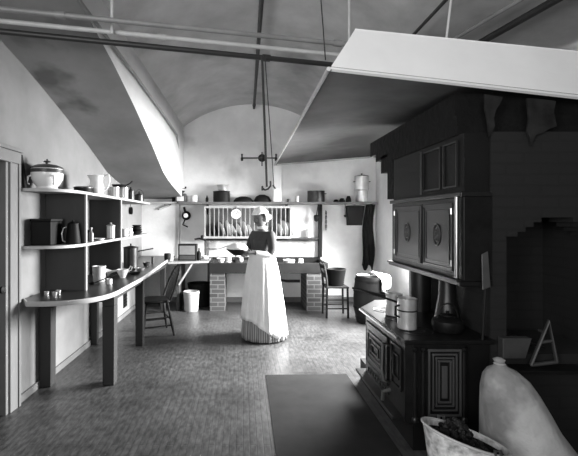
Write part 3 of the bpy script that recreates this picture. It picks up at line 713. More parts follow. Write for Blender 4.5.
# dial hanging on rack
dl = thing('dial_scale', 'small round white dial hanging on front of plate rack', 'dial', at(236,214,6.79))
RX = Matrix.Rotation(PI/2,4,'X')
b = BM(); lathe(b, [(0,0),(.08,0),(.085,.012),(.078,.02),(.072,.012),(0,.012)], M=RX); obj('case', b, ENAMEL, dl)
b = BM(); lathe(b, [(.045,.0125),(.048,.0125),(.048,.015),(.045,.015)], M=RX); 
for k in range(12):
    a = PI/6*k; obox(b, (math.sin(a)*.058, -.0135, math.cos(a)*.058), (.003,.002,.012), ry=a)
obj('dial_marks', b, BLACK, dl)
b = BM(); obox(b, (.012,-.017,.014), (.005,.003,.055), ry=math.radians(40)); lathe(b, [(0,.013),(.008,.013),(.008,.02),(0,.02)], M=RX); obj('pointer', b, BLACK, dl)
b = BM(); tube(b, [(0,-.002,.080),(0,-.002,.13),(0,.008,.135)], .005); obj('hook', b, BLACK, dl)

# things on back shelf
st = vessel('stock_pot', 'dark stock pot with pale pan on its lid, on back shelf', 'pot', (ax(222,6.95),6.95,SB), cyl(.155,.20), TIN_D, handles=[([(.155,-.03,.15),(.185,-.03,.15),(.185,.03,.15),(.155,.03,.15)],.007),([(-.155,-.03,.15),(-.185,-.03,.15),(-.185,.03,.15),(-.155,.03,.15)],.007)], hm=BLACK) if False else None
st = vessel('stock_pot', 'squat dark stock pot on back shelf, left of dark lumps', 'pot', (ax(221.5,6.95),6.95,SB), cyl(.115,.19), BLACK, sx=1.25, lid=[(.117,.186),(.117,.194),(.03,.20),(0,.20)], lidm=BLACK, handles=[([(.143,-.02,.15),(.165,-.02,.14),(.165,.02,.14),(.143,.02,.15)],.006)], hm=TIN)
vessel('pudding_tin', 'pale tin on top of the squat stock pot', 'tin', (ax(223,6.95),6.95,SB+.203), [(0,0),(.08,0),(.105,.095),(.11,.10),(.10,.10),(.075,.01),(0,.01)], TIN)
def lump(px, w, h, label, sd):
    rnd = random.Random(sd); b = BM()
    lathe(b, [(0,0),(w,0),(w*.98,h*.3),(w*.75,h*.75),(w*.3,h),(0,h)], sy=.75*.11/w*1.0 if False else .5, seg=20, wob=lambda a,z: 1+.06*math.sin(3*a+sd)+.04*math.sin(5*a))
    t = thing('roasting_pan', label, 'pan', (ax(px,6.95),6.95,SB)); obj('body', b, BLACK, t)
    b = BM(); tube(b, [(w*.95,0,.02),(w*1.1,0,.03),(w*1.1,.03,.03)], .006); obj('handle', b, BLACK, t)
lump(243, .17, .105, 'dark overturned pan, left of a pair on back shelf', 1)
lump(262, .15, .135, 'dark overturned pan behind the person, nearer the white post', 2)
vessel('bottle', 'tiny dark bottle on back shelf left of the stock pot', 'bottle', (ax(207,6.95),6.95,SB), [(0,0),(.025,0),(.025,.07),(.01,.1),(.01,.12),(0,.12)], BLACK, seg=14)
vessel('tin_can', 'small shiny can on back shelf right of the white post', 'can', (ax(297,6.95),6.95,SB), cyl(.035,.11), TIN)
vessel('tin_can', 'short dark can next to the white post on back shelf', 'can', (ax(288.5,6.95),6.95,SB), cyl(.03,.06), TIN_D)
vessel('stew_pot', 'wide dark pot with bright rim over the leaning post', 'pot', (ax(316,6.95),6.95,SB), cyl(.115,.20), TIN_D, sx=1.3, handles=[([(.15,-.02,.15),(.175,-.02,.15),(.175,.02,.15),(.15,.02,.15)],.006)])
# heap of small tins
for k, (px, r, h, l) in enumerate(((336,.05,.05,'lowest flat tin left in the heap by the steamer'),(342,.055,.07,'middle dark tin in the heap by the steamer'),(348.5,.05,.11,'dark tin nearest the steamer'))):
    vessel('jelly_mould', l, 'mould', (ax(px,6.93),6.93,SB), [(0,0),(r,0),(r*.9,h*.5),(r*.5,h),(0,h*.9)], BLACK, seg=16)
stm = thing('steamer', 'tall two-tier shiny steamer at right end of back shelf', 'steamer', (ax(362.5,6.95)-.015,6.95,SB))
b = BM(); lathe(b, [(0,0),(.10,0),(.105,.01),(.105,.20),(.125,.22),(.125,.24),(.0,.24)]); obj('lower_pot', b, TIN, stm)
b = BM(); lathe(b, [(0,.24),(.118,.24),(.118,.43),(.124,.435),(.124,.45),(0,.45)]); obj('upper_pot', b, TIN, stm)
b = BM(); lathe(b, [(.12,.45),(.12,.458),(.05,.475),(.012,.478),(.012,.49),(.02,.50),(0,.505)]); obj('lid', b, TIN_D, stm)
for s in (-1,1):
    b = BM(); tube(b, [(s*.117,-.03,.36),(s*.14,-.03,.36),(s*.14,.03,.36),(s*.117,.03,.36)], .006); obj('handle', b, TIN_D, stm)
vessel('teapot', 'small pale teapot leaning beside the tall steamer', 'teapot', (ax(352.5,6.85)-.02,6.9-.0,SB), [(0,0),(.035,0),(.05,.03),(.052,.07),(.035,.10),(0,.105)], ENAMEL, handles=[([(-.045,0,.03),(-.075,-.0,.07),(-.085,0,.10)],.008)]) if False else None
# things at left end of back shelf
cm = thing('coffee_mill', 'box coffee mill with crank at left end of the back shelf', 'coffee mill', (ax(180,6.95)+.02,6.93,SB))
b = BM(); box(b, -.09,.09,-.07,.07,0,.15); obj('case', b, MIDWOOD, cm, smooth=False, bevel=.006)
b = BM(); lathe(b, [(.03,.15),(.075,.20),(.07,.20),(.028,.152)]); obj('hopper', b, TIN_D, cm)
b = BM(); tube(b, [(0,0,.15),(0,0,.235),(.08,0,.24)], .006); lathe(b, [(0,0),(.014,0),(.016,.03),(0,.035)], c=(.08,0,.24), seg=12); obj('crank', b, BLACK, cm)
b = BM(); box(b, -.06,.06,-.074,-.0705,.02,.10); obj('drawer', b, TIN, cm, smooth=False)
vessel('tin_can', 'pale can on back shelf right of the coffee mill', 'can', (ax(194,6.95),6.95,SB), cyl(.06,.12), ENAMEL)
vessel('tin_can', 'dark small can just left of the coffee mill', 'can', (-1.2,6.95,1.765), cyl(.035,.10), BLACK)
# hanging under left part
wm = thing('wall_grinder', 'dark round grinder with crank hung in the back left corner', 'grinder', (ax(186,7.0),7.07,1.53))
b = BM(); lathe(b, [(0,0),(.075,0),(.08,.04),(.05,.08),(0,.09)], M=RX); obj('drum', b, BLACK, wm)
b = BM(); lathe(b, [(0,.091),(.04,.091),(.04,.10),(0,.10)], M=RX); obj('face_plate', b, TIN, wm)
b = BM(); tube(b, [(-.02,-.04,.07),(-.04,-.04,.15)], .02); tube(b, [(-.02,-.05,-.07),(-.06,-.05,-.16),(.03,-.05,-.20)], .012); obj('crank', b, BLACK, wm)
rp = thing('rolling_pin', 'pale rolling pin hung aslant beneath the pale corner shelf', 'rolling pin', at(164,207,7.0)+Vector((0,.028,0)))
b = BM(); tube(b, [(-.09,0.03,-.03),(.08,0.03,.035)], .022); obj('barrel', b, EDGE, rp); b = BM(); tube(b, [(0,.03,0),(0,.03,.056)], .003, 6); obj('cord', b, BLACK, rp)
b = BM(); tube(b, [(-.12,.03,-.042),(-.09,.03,-.03)], .009); tube(b, [(.08,.03,.035),(.11,.03,.047)], .009); obj('handle', b, BLACK, rp)

# post right of rack with chain and funnel
pb = thing('wall_post', 'dark upright board between the sink and right end of shelf', 'post', (ax(321,6.9),7.04,.77))
X = ax(321,6.95); b = BM(); box(b, X-.03, X+.03, 6.99, 7.075, .803, 1.724); obj('board', b, DARKWOOD, pb, True, smooth=False)
ch = thing('chain', 'short dark chain hanging on wall right of the dark board', 'chain', (ax(325.5,7.0)+.02,7.05,1.30))
b = BM()
for k in range(8):
    c = Vector((0,0,.04*k)); pts = [c+Vector((.012*math.cos(2*PI*i/10)*(1 if k%2 else .3), .012*math.cos(2*PI*i/10)*(.3 if k%2 else 1), .026*math.sin(2*PI*i/10))) for i in range(10)]
    tube(b, pts, .006, 6, closed=True)
tube(b, [(0,0,.31),(0,.032,.32)], .005, 6)
obj('links', b, BLACK, ch)
fu = thing('ladle', 'dark ladle hanging left of the dark upright board', 'ladle', (ax(316.5,6.9),6.92,1.42))
b = BM(); tube(b, [(.03,.0,.306),(.03,.0,.28),(.0,0,.10)], .008); obj('handle', b, BLACK, fu)
b = BM(); lathe(b, [(0,0),(.035,.02),(.045,.10),(.03,.12),(0,.12)], seg=16); obj('bowl', b, BLACK, fu)
b = BM(); box(b, ax(291,6.95), ax(318.5,6.95), 6.93, 7.075, 1.128, 1.145); ss = tag(obj('bracket_shelf', b, MIDWOOD, smooth=False), 'little bracket shelf between plate rack and dark board', 'shelf')
vessel('tin_can', 'shiny can on the little bracket shelf', 'can', (ax(308.5,7.0),7.0,1.145), cyl(.042,.15), TIN)
# hanging dark pan & ladle under right end of shelf
dp = thing('baking_tin', 'black rectangular baking tin hung under right end of shelf', 'baking tin', (ax(357,6.8),6.95,1.36))
b = BM(); hexa(b, [(-.135,-.05,0),(.12,-.05,.0),(.12,.03,0),(-.135,.03,0),(-.15,-.05,.34),(.165,-.05,.34),(.165,.03,.34),(-.15,.03,.34)]); obj('pan', b, BLACK, dp, smooth=False, bevel=.01)
b = BM(); tube(b, [(0,-.01,.34),(0,-.01,.364)], .005); obj('hook', b, TIN_D, dp)
b = BM(); hexa(b, [(ax(352,7.0),7.055,1.32),(ax(368,7.0),7.055,1.32),(ax(368,7.0),7.06,1.32),(ax(352,7.0),7.06,1.32),(ax(352,7.0),7.055,1.70),(ax(368,7.0),7.055,1.70),(ax(368,7.0),7.06,1.70),(ax(352,7.0),7.06,1.70)])
t = thing('hanging_towel', 'white towel hung on the wall behind the black baking tin', 'towel', (ax(361,7.0)+.01,7.05,1.34))
b = BM(); 
g = [[b.verts.new((-.15+.03*i, .012*math.sin(i*1.3), .0+.38*j/4)) for i in range(11)] for j in range(5)]
for j in range(4):
    for i in range(10): b.faces.new((g[j][i], g[j][i+1], g[j+1][i+1], g[j+1][i]))
o = obj('cloth', b, CLOTH_W, t); s_ = o.modifiers.new('s','SOLIDIFY'); s_.thickness = .004
vessel('ladle', 'round dark ladle hung left of the black baking tin', 'ladle', (ax(345.5,6.95),6.93,1.50), [(0,0),(.025,.005),(.038,.04),(.034,.04),(.02,.01),(0,.008)], BLACK, seg=16, handles=[([(.0,.036,.035),(0,.045,.13),(0,.045,.222)],.006)])
# hanging dark coat / apron
hc = thing('hanging_apron', 'long dark apron hanging from right end of back shelf', 'apron', (ax(371.5,6.95),6.98,.62))
b = BM(); rows = []
for j in range(11):
    t_ = j/10; z = 1.10*t_; w = .095+.015*math.sin(t_*5); row = []
    for i in range(13):
        s = i/12-.5; row.append(b.verts.new((-.02+s*2*w-.05*(1-t_)+.02*math.sin(t_*7), .022*math.sin(s*16+t_*2)*(1-.4*t_), z+(.05*math.sin(s*9) if j == 0 else 0))))
    rows.append(row)
for j in range(10):
    for i in range(12): b.faces.new((rows[j][i], rows[j][i+1], rows[j+1][i+1], rows[j+1][i]))
o = obj('cloth', b, CLOTH_D, hc); s_ = o.modifiers.new('s','SOLIDIFY'); s_.thickness = .012

# ------------------------------------------------------------------ right chair with bucket, cask
def turned_leg(b, p, q, r):
    p, q = Vector(p), Vector(q); n = 10
    rings = []
    d = (q-p).normalized(); u = d.orthogonal().normalized(); w = d.cross(u)
    for i in range(n+1):
        t = i/n; rr = r*(.65+.35*math.sin(PI*min(1,t*1.2))+.25*math.exp(-((t-.35)/.05)**2))
        rings.append([b.verts.new(p.lerp(q,t)+(u*math.cos(2*PI*k/8)+w*math.sin(2*PI*k/8))*rr) for k in range(8)])
    for A,B in zip(rings, rings[1:]):
        for k in range(8): b.faces.new((A[k],A[(k+1)%8],B[(k+1)%8],B[k]))
    b.faces.new(rings[0][::-1]); b.faces.new(rings[-1])
def windsor(name, label, loc, rotz, bw=True):
    """seat faces local -Y; back at +Y"""
    t = thing(name, label, 'chair', loc, rotz)
    b = BM(); lathe(b, [(0,.415),(.19,.415),(.205,.43),(.20,.448),(.14,.446),(0,.440)], seg=32, wob=lambda a,z: 1/(max(abs(math.cos(a)),abs(math.sin(a)))**.45)*.93)
    obj('seat', b, DARKWOOD, t)
    feet = {}
    for sx in (-1,1):
        for sy in (-1,1):
            p = (sx*.20, sy*.20, 0); q = (sx*.13, sy*.13, .42); feet[(sx,sy)] = (Vector(p), Vector(q))
            b = BM(); turned_leg(b, p, q, .018); obj('leg', b, DARKWOOD, t)
    def on(k, z): p, q = feet[k]; return p.lerp(q, z/.42)
    for a_, c_, z in (((-1,-1),(1,-1),.16),((-1,-1),(1,-1),.27),((-1,1),(1,1),.20),((-1,-1),(-1,1),.13),((1,-1),(1,1),.13),((-1,-1),(-1,1),.23),((1,-1),(1,1),.23)):
        b = BM(); tube(b, [on(a_,z), on(c_,z)], .009, 8); obj('stretcher', b, DARKWOOD, t)
    # bow back
    bow = []
    for i in range(21):
        a = PI*i/20; s = math.cos(a); h = math.sin(a)**.62
        bow.append((s*.19, .15+.16*h, .445+.42*h))
    b = BM(); tube(b, bow, .014, 8); obj('bow_back', b, DARKWOOD, t)
    for s in (-.11,-.055,0,.055,.11):
        h = math.sin(math.acos(s/.19))**.62; b = BM(); tube(b, [(s*.85,.155,.445),(s,.15+.16*h,.445+.42*h)], .008, 8); obj('spindle', b, DARKWOOD, t)
    return t
# facing (-.8,-.6): local -Y -> rotate
windsor('windsor_chair', 'dark bow-back windsor chair drawn up to the left counter', (-1.13,5.14,0), math.radians(-66))
rc = thing('side_chair', 'small dark chair by the brick pier with bucket on it', 'chair', (1.40,6.08,0))
b = BM(); box(b, -.17,.17,-.17,.17,.44,.465); obj('seat', b, DARKWOOD, rc, smooth=False, bevel=.006)
for sx in (-1,1):
    for sy in (-1,1):
        b = BM(); tube(b, [(sx*.16,sy*.15,0),(sx*.15,sy*.15,.44)], .016, 8)
        if sx == -1: tube(b, [(-.15,sy*.15,.44),(-.165,sy*.15,.62),(-.20,sy*.15,.80)], .017, 8)
        obj('leg', b, DARKWOOD, rc)
for z in (.14,.27):
    b = BM(); tube(b, [(-.155,-.15,z),(.155,-.15,z)], .010, 8); obj('stretcher', b, DARKWOOD, rc)
    b = BM(); tube(b, [(-.155,.15,z),(.155,.15,z)], .010, 8); obj('stretcher', b, DARKWOOD, rc)
for z, x in ((.62,-.165),(.75,-.19)):
    b = BM(); box(b, x-.008, x+.008, -.14, .14, z-.03, z+.03); obj('back_slat', b, DARKWOOD, rc, smooth=False)
vessel('bucket', 'black bucket standing on the small chair', 'bucket', (1.41,6.08,.466), [(0,0),(.115,0),(.118,.01),(.15,.235),(.155,.24),(.155,.25),(.143,.25),(.11,.02),(0,.02)], BLACK, handles=[(arc(lambda t:(.15*math.cos(PI*t),-.14*math.sin(PI*t)*.3,.24-.03*math.sin(PI*t))),.004)], hm=TIN)

ck = thing('cask', 'dark upright wooden cask near the right end of back wall', 'cask', (1.83,5.72,0))
b = BM(); lathe(b, [(0,0),(.20,0),(.235,.18),(.245,.33),(.235,.5),(.21,.66),(.20,.66),(.20,.645),(0,.645)], seg=32); obj('staves', b, DARKWOOD, ck)
for z, r in ((.08,.218),(.22,.243),(.45,.243),(.60,.224)):
    b = BM(); lathe(b, [(r-.006,z-.015),(r+.002,z-.015),(r+.001,z+.015),(r-.006,z+.015)], seg=32); obj('hoop', b, BLACK, ck)
t = thing('dish_cloth', 'white cloth draped over the top and side of the cask', 'cloth', (1.83,5.72,.66))
b = BM(); rows = []
for j in range(15):
    r = .24*j/14*1.75; row = []
    for i in range(25):
        a = math.radians(-75+110*i/24); rr = min(r, .232+.02*math.sin(9*a)); drop = max(0, r-.225)
        z = .668+.02*math.sin(5*a+r*20)*(j>0) + .03*math.exp(-(r/.1)**2) - drop*(.9+.2*math.sin(4*a))-.66
        row.append(b.verts.new((rr*1.06*math.cos(a), rr*1.06*math.sin(a), max(z,-.5))))
    rows.append(row)
for j in range(14):
    for i in range(24):
        try: b.faces.new((rows[j][i], rows[j][i+1], rows[j+1][i+1], rows[j+1][i]))
        except Exception: pass
o = obj('cloth', b, CLOTH_W, t); s_ = o.modifiers.new('s','SOLIDIFY'); s_.thickness = .006; s_.offset = 1
vessel('plate', 'pale dish lying on the cask, left of the cloth', 'dish', (1.70,5.66,.662), [(0,0),(.05,0),(.085,.02),(.08,.02),(.05,.006),(0,.006)], CHINA)

# ------------------------------------------------------------------ cooking range
rg = thing('cooking_range', 'black cast-iron cooking range with warming oven cupboard above', 'range', (1.2,2.95,0))
RX0, RX1, RY0, RY1, RZ0, RZ1 = 1.02, 1.38, 2.48, 3.36, .19, .695
b = BM(); box(b, RX0+.06, PX0-.02, RY0+.06, 3.68, 0, RZ0); obj('plinth', b, BLACK, rg, True, smooth=False)
b = BM()
cc = .035
prism(b, [(RX0+cc,RY0),(RX1,RY0),(RX1,RY1),(RX0+cc,RY1),(RX0,RY1-cc),(RX0,RY0+cc)], RZ0, RZ1); obj('body', b, IRON, rg, True, smooth=False, bevel=.004)
b = BM(); box(b, RX1+.001, PX0-.005, 2.53, 3.70, .19, RZ1); obj('back_section', b, BLACK, rg, True, smooth=False)
b = BM(); prism(b, [(RX0-.025,RY0-.02),(PX0-.006,RY0-.02),(PX0-.006,3.70),(RX0+.2,3.70),(RX0+.0,RY1+.06),(RX0-.025,RY1+.03)], RZ1, RZ1+.028); obj('hot_plate', b, IRON, rg, True, smooth=False, bevel=.006)
for i, (x, y) in enumerate(((1.15,2.66),(1.18,3.0),(1.18,3.28))):
    b = BM(); lathe(b, [(.10,.0005),(.105,.003),(.11,.0005)], c=(x,y,RZ1+.028), seg=32); lathe(b, [(.055,.0005),(.058,.003),(.062,.0005)], c=(x,y,RZ1+.028), seg=32); obj('ring_lid', b, IRON_L, rg, True)
b = BM(); tube(b, [(RX0-.03,RY0+.08,RZ1+.012),(RX0-.032,RY1+.02,RZ1+.012)], .010); obj('edge_rail', b, NICKEL, rg, True)
# mouldings on side facing the room (x = RX0)
def frame_x(b, x, y0, y1, z0, z1, t, d):
    box(b, x-d, x, y0, y1, z0, z0+t); box(b, x-d, x, y0, y1, z1-t, z1); box(b, x-d, x, y0, y0+t, z0+t, z1-t); box(b, x-d, x, y1-t, y1, z0+t, z1-t)
def frame_y(b, y, x0, x1, z0, z1, t, d):
    box(b, x0, x1, y-d, y, z0, z0+t); box(b, x0, x1, y-d, y, z1-t, z1); box(b, x0, x0+t, y-d, y, z0+t, z1-t); box(b, x1-t, x1, y-d, y, z0+t, z1-t)
b = BM(); frame_x(b, RX0, 2.80, 3.28, .30, .64, .02, .014); box(b, RX0-.012, RX0, 2.82, 3.26, .32, .62); od = obj('oven_door', b, IRON, rg, True, smooth=False, bevel=.003)
b = BM(); frame_x(b, RX0-.012, 2.86, 3.22, .36, .58, .012, .008); frame_x(b, RX0-.012, 2.91, 3.17, .40, .54, .010, .010); frame_x(b, RX0-.012, 2.96, 3.12, .435, .505, .010, .012)
o = obj('door_moulding', b, IRON_L, od, smooth=False); o.data.transform(Matrix.Translation(-Vector(rg.location)))
b = BM(); tube(b, [(RX0-.01,2.79,.60),(RX0-.045,2.785,.60),(RX0-.045,2.785,.56)], .012); o = obj('door_knob', b, NICKEL, od); o.data.transform(Matrix.Translation(-Vector(rg.location)))
b = BM(); frame_x(b, RX0, 2.56, 2.74, .36, .64, .016, .012); frame_x(b, RX0, 2.60, 2.70, .42, .58, .010, .012); obj('firebox_door', b, IRON, rg, True, smooth=False, bevel=.003)
b = BM(); tube(b, [(RX0-.01,2.76,.60),(RX0-.055,2.76,.61),(RX0-.06,2.76,.44),(RX0-.055,2.75,.36),(RX0-.01,2.75,.35)], .010); obj('door_latch', b, NICKEL, rg, True)
b = BM(); tube(b, [(RX0-.01,2.74,.30),(RX0-.06,2.74,.29),(RX0-.065,2.74,.23)], .012); obj('draft_knob', b, NICKEL, rg, True)
b = BM(); box(b, RX0-.07, RX0+.05, RY0+.06, RY1+.02, RZ0, RZ0+.022)
for k in range(9):
    y = 2.80+.055*k; lathe(b, [(0,0),(.02,0),(.014,.010),(0,.012)], M=Matrix.Translation((RX0,y,.255)) @ Matrix.Rotation(-PI/2,4,'Y'), seg=12)
obj('hearth_ledge', b, IRON_L, rg, True, smooth=False, bevel=.004)
# end facing the viewer (y = RY0)
b = BM()
for k, (m_, t_) in enumerate(((.0,.012),(.025,.010),(.045,.010),(.062,.010))):
    frame_y(b, RY0, RX0+.125+m_, RX1-.03-m_, .25+m_*1.3, .665-m_*1.1, t_, .012-.0*k)
box(b, RX0+.21, RX1-.115, RY0-.008, RY0, .36, .56)
obj('end_moulding', b, mat('iron_edge', .42, .35, metal=.7, vary=.1), rg, True, smooth=False, bevel=.002)
for x in (RX0+.045, RX0+.095, RX1-.012):
    b = BM(); lathe(b, [(0,0),(.02,0),(.02,.02),(.012,.03),(.014,.23),(.012,.43),(.02,.44),(.02,.46),(0,.46)], c=(x,RY0-.002,.215), seg=14); obj('corner_column', b, IRON_L, rg, True)
# warming cupboard
UX, UY0, UY1, UZ0, UZ1 = 1.38, 2.50, 3.70, 1.085, 1.61
b = BM(); box(b, UX, PX0-.004, UY0, UY1, UZ0, UZ1); obj('cupboard', b, IRON, rg, True, smooth=False, bevel=.004)
b = BM(); box(b, UX-.03, PX0-.004, UY0-.005, UY1+.01, UZ0-.035, UZ0); box(b, UX-.045, PX0-.004, UY0-.005, UY1+.01, UZ0-.012, UZ0+.003); box(b, UX-.02, PX0-.004, UY0-.005, UY1+.01, UZ1, UZ1+.03); obj('cornice', b, IRON_L, rg, True, smooth=False, bevel=.004)
for k, (y0, y1) in enumerate(((2.60,3.04),(3.06,3.60))):
    b = BM(); box(b, UX-.012, UX, y0, y1, UZ0+.04, UZ1-.03); frame_x(b, UX-.012, y0+.005, y1-.005, UZ0+.045, UZ1-.035, .018, .008); frame_x(b, UX-.012, y0+.045, y1-.045, UZ0+.085, UZ1-.075, .008, .006)
    dd = obj('cupboard_door', b, IRON_L, rg, True, smooth=False, bevel=.002)
    ym = (y0+y1)/2; b = BM()
    for rr in (.06,.035):
        pts = [(UX-.016, ym+rr*.8*math.cos(2*PI*i/20), 1.36+rr*1.25*math.sin(2*PI*i/20)) for i in range(20)]; tube(b, pts, .005, 6, closed=True)
    for i in range(6):
        a = PI/3*i; tube(b, [(UX-.014, ym+.01*math.cos(a), 1.36+.01*math.sin(a)), (UX-.018, ym+.028*math.cos(a), 1.36+.034*math.sin(a))], .006, 6)
    o = obj('medallion', b, mat('iron_edge',.42), dd); o.data.transform(Matrix.Translation(-Vector(rg.location)))
    for z in (1.18, 1.52):
        b = BM(); yy = y0+.012 if k == 0 else y1-.012; tube(b, [(UX-.022,yy,z-.02),(UX-.022,yy,z+.02)], .008, 8); o = obj('hinge', b, NICKEL, dd); o.data.transform(Matrix.Translation(-Vector(rg.location)))
b = BM(); tube(b, [(UX-.024,3.05,UZ0+.05),(UX-.024,3.05,UZ1-.04)], .010); obj('centre_rod', b, IRON_L, rg, True)
b = BM(); tube(b, [(UX-.022,2.545,UZ0+.01),(UX-.022,2.545,UZ1+.0)], .014); obj('corner_rod', b, NICKEL, rg, True)
# upper panels over the cupboard
b = BM(); box(b, UX+.02, PX0-.004, 2.53, 3.72, UZ1+.032, 2.015); obj('upper_casing', b, BLACK, rg, True, smooth=False)
for (y0, y1) in ((2.60,2.78),(2.82,3.10)):
    b = BM(); frame_x(b, UX+.02, y0, y1, 1.68, 1.98, .010, .014); obj('upper_panel', b, mat('upper_iron', .16, .4, metal=.5), rg, True, smooth=False)
b = BM(); tube(b, [(UX-.0,3.10,1.66),(UX-.0,3.10,1.99)], .008); obj('upper_rod', b, IRON_L, rg, True)
# flues between hot plate and cupboard
HZ = RZ1+.028
b = BM(); lathe(b, [(.085,0),(.085,.32),(.09,.325),(.085,UZ0-.035-HZ)], c=(1.46,3.30,HZ)); obj('flue_pipe', b, IRON_L, rg, True)
b = BM(); lathe(b, [(.10,0),(.085,.05),(.06,.20),(.055,UZ0-.035-HZ)], c=(1.46,2.86,HZ)); obj('flue_pipe', b, IRON_L, rg, True)

# saucepans on range
def rsp(label, x, y, r, h, ang, ln, rise):
    saucepan(label, (x,y,HZ+.004), r, h, ang, ln, TIN, rise=rise, hm=IRON_L)
t = saucepan('front bright saucepan with ear handle on the cooking range', (1.115,2.72,HZ+.004), .062, .205, math.radians(128), .34, TIN, rise=.045, hm=IRON_L)
b = BM(); tube(b, [(-.060,-.02,.16),(-.09,-.03,.155),(-.092,-.03,.10),(-.060,-.02,.08)], .007); obj('handle', b, IRON_L, t)
b = BM(); lathe(b, [(.063,.12),(.0655,.125),(.063,.13)]); obj('band', b, TIN_D, t)
saucepan('rear saucepan with long handle behind the front saucepan on range', (1.17,3.10,HZ+.004), .062, .17, math.radians(140), .28, TIN, rise=.03, hm=IRON_L)
vessel('kettle', 'low dark iron kettle on range below the corner rod', 'kettle', (1.36,2.66,HZ+.004), [(0,0),(.085,0),(.10,.03),(.095,.07),(.05,.10),(0,.105)], IRON, lid=[(.045,.10),(.045,.108),(.01,.115),(.012,.13),(0,.132)], handles=[(arc(lambda t:(.07*math.cos(PI*t),0,.08+.10*math.sin(PI*t))),.005)])

# ------------------------------------------------------------------ hearth niche things
gr = thing('grill_stand', 'dark slanted iron grill bars over the hearth niche', 'grill', (1.80,2.60,nz0))
b = BM(); tube(b, [(-.13,-.02,.11),(.14,-.02,.02)], .008); tube(b, [(-.13,.15,.11),(.14,.15,.02)], .008)
for k in range(6): y_ = -.02+.034*k; tube(b, [(-.13,y_,.11),(.14,y_,.02)], .005, 6)
obj('bars', b, IRON_L, gr)
b = BM(); tube(b, [(-.13,0,0),(-.13,0,.11)], .007); tube(b, [(-.13,.14,0),(-.13,.14,.11)], .007); obj('legs', b, IRON_L, gr)
pd = thing('fire_shovel', 'dark fire shovel leaning against chimney beside the niche', 'shovel', (1.50,2.45,.73))
b = BM(); hexa(b, [(-.02,.02,.30),(.03,.02,.32),(.03,.03,.32),(-.02,.03,.30),(-.02,.03,.52),(.02,.03,.54),(.02,.04,.54),(-.02,.04,.52)]); obj('blade', b, mat('shovel_steel', .34, .4, metal=.5), pd, smooth=False, bevel=.003)
b = BM(); tube(b, [(.0,.025,.31),(-.02,.022,-.006)], .008); obj('handle', b, DARKWOOD, pd)
b = BM(); 
hexa(b, [(1.60,2.462,.61),(1.74,2.462,.61),(1.74,2.515,.61),(1.60,2.515,.61),(1.60,2.462,.735),(1.78,2.462,.735),(1.78,2.515,.735),(1.60,2.515,.735)])
bpy.data.meshes
tag(obj('ash_drawer', b, mat('ash_iron', .28, .5, metal=.3, vary=.2), smooth=False, bevel=.004), 'grey iron drawer front at the foot of hearth niche', 'drawer')
b = BM(); box(b, 1.58, 2.24, 2.40, 2.519, .535, .558); tag(obj('hearth_shelf', b, IRON, smooth=False, bevel=.003), 'narrow iron shelf along the front of the hearth niche', 'shelf')
eb = thing('trivet', 'grey triangular iron trivet standing right of the ash drawer', 'trivet', (1.86,2.46,.571))
b = BM(); tube(b, [(-.09,0,.0),(.02,0,.27),(.07,.0,.02)], .012, 8); tube(b, [(-.09,0,0),(.07,0,.02)], .012, 8); tube(b, [(-.03,0,.14),(.04,0,.15)], .010, 8); tube(b, [(0,0.0,.2),(0,.055,.2)], .008, 6); obj('frame', b, mat('ash_iron', .3), eb)

# ------------------------------------------------------------------ sack, scuttle
sc = thing('flour_sack', 'bulging pale sack tied at the top beside the range end', 'sack', (1.58,2.16,0))
b = BM(); rings = []
levels = [(0,.0,.0,.25,.20),(.05,.0,0,.28,.215),(.14,-.015,0,.265,.22),(.24,-.045,0,.225,.22),(.34,-.085,0,.185,.20),(.44,-.115,0,.158,.18),(.54,-.145,0,.130,.155),(.61,-.165,0,.105,.12),(.65,-.18,0,.075,.08),(.675,-.19,0,.035,.035),(.695,-.195,0,.022,.022),(.712,-.197,0,.03,.03),(.722,-.197,0,.012,.012)]
for z, dx, dy, rx, ry in levels:
    rings.append([b.verts.new((dx+rx*math.cos(2*PI*i/40)*(1+.025*math.sin(i*1.1+z*9)*(z<.66)), dy+ry*math.sin(2*PI*i/40)*(1+.025*math.sin(i*1.3+z*7)*(z<.66)), z)) for i in range(40)])
for A,B in zip(rings, rings[1:]):
    for i in range(40): b.faces.new((A[i],A[(i+1)%40],B[(i+1)%40],B[i]))
b.faces.new(rings[0][::-1]); b.faces.new(rings[-1])
obj('bag', b, SACKC, sc)
b = BM(); lathe(b, [(.02,-.006),(.03,0),(.02,.006)], c=(-.195,0,.69), seg=16); obj('tie_cord', b, EDGE, sc)

cs = thing('coal_scuttle', 'white-sided coal scuttle heaped with coal in front of the range', 'coal scuttle', (1.07,1.93,0))
def sl(x, y): return .41-.30*x-.08*y
b = BM(); R = 40; rings = []
for f, rr in ((0,.105),(.02,.11),(.3,.125),(.6,.14),(.9,.155),(1.0,.162),(1.03,.168),(1.03,.158),(.9,.148),(.5,.13),(.1,.10)):
    rings.append([])
    for i in range(R):
        a = 2*PI*i/R; x, y = rr*1.18*math.cos(a), rr*.95*math.sin(a)
        rings[-1].append(b.verts.new((x, y, f*sl(x,y))))
for A,B in zip(rings, rings[1:]):
    for i in range(R): b.faces.new((A[i],A[(i+1)%R],B[(i+1)%R],B[i]))
b.faces.new(rings[0][::-1]); b.faces.new(rings[-1])
obj('pail', b, mat('mottled_enamel', .80, .45, vary=.3, scale=24, stain=(22,.55,.5)), cs)
b = BM(); tube(b, [(1.18*.165*math.cos(2*PI*i/40), .95*.165*math.sin(2*PI*i/40), 1.03*sl(1.18*.165*math.cos(2*PI*i/40), .95*.165*math.sin(2*PI*i/40))) for i in range(40)], .006, 6, closed=True); obj('rim', b, EDGE, cs)
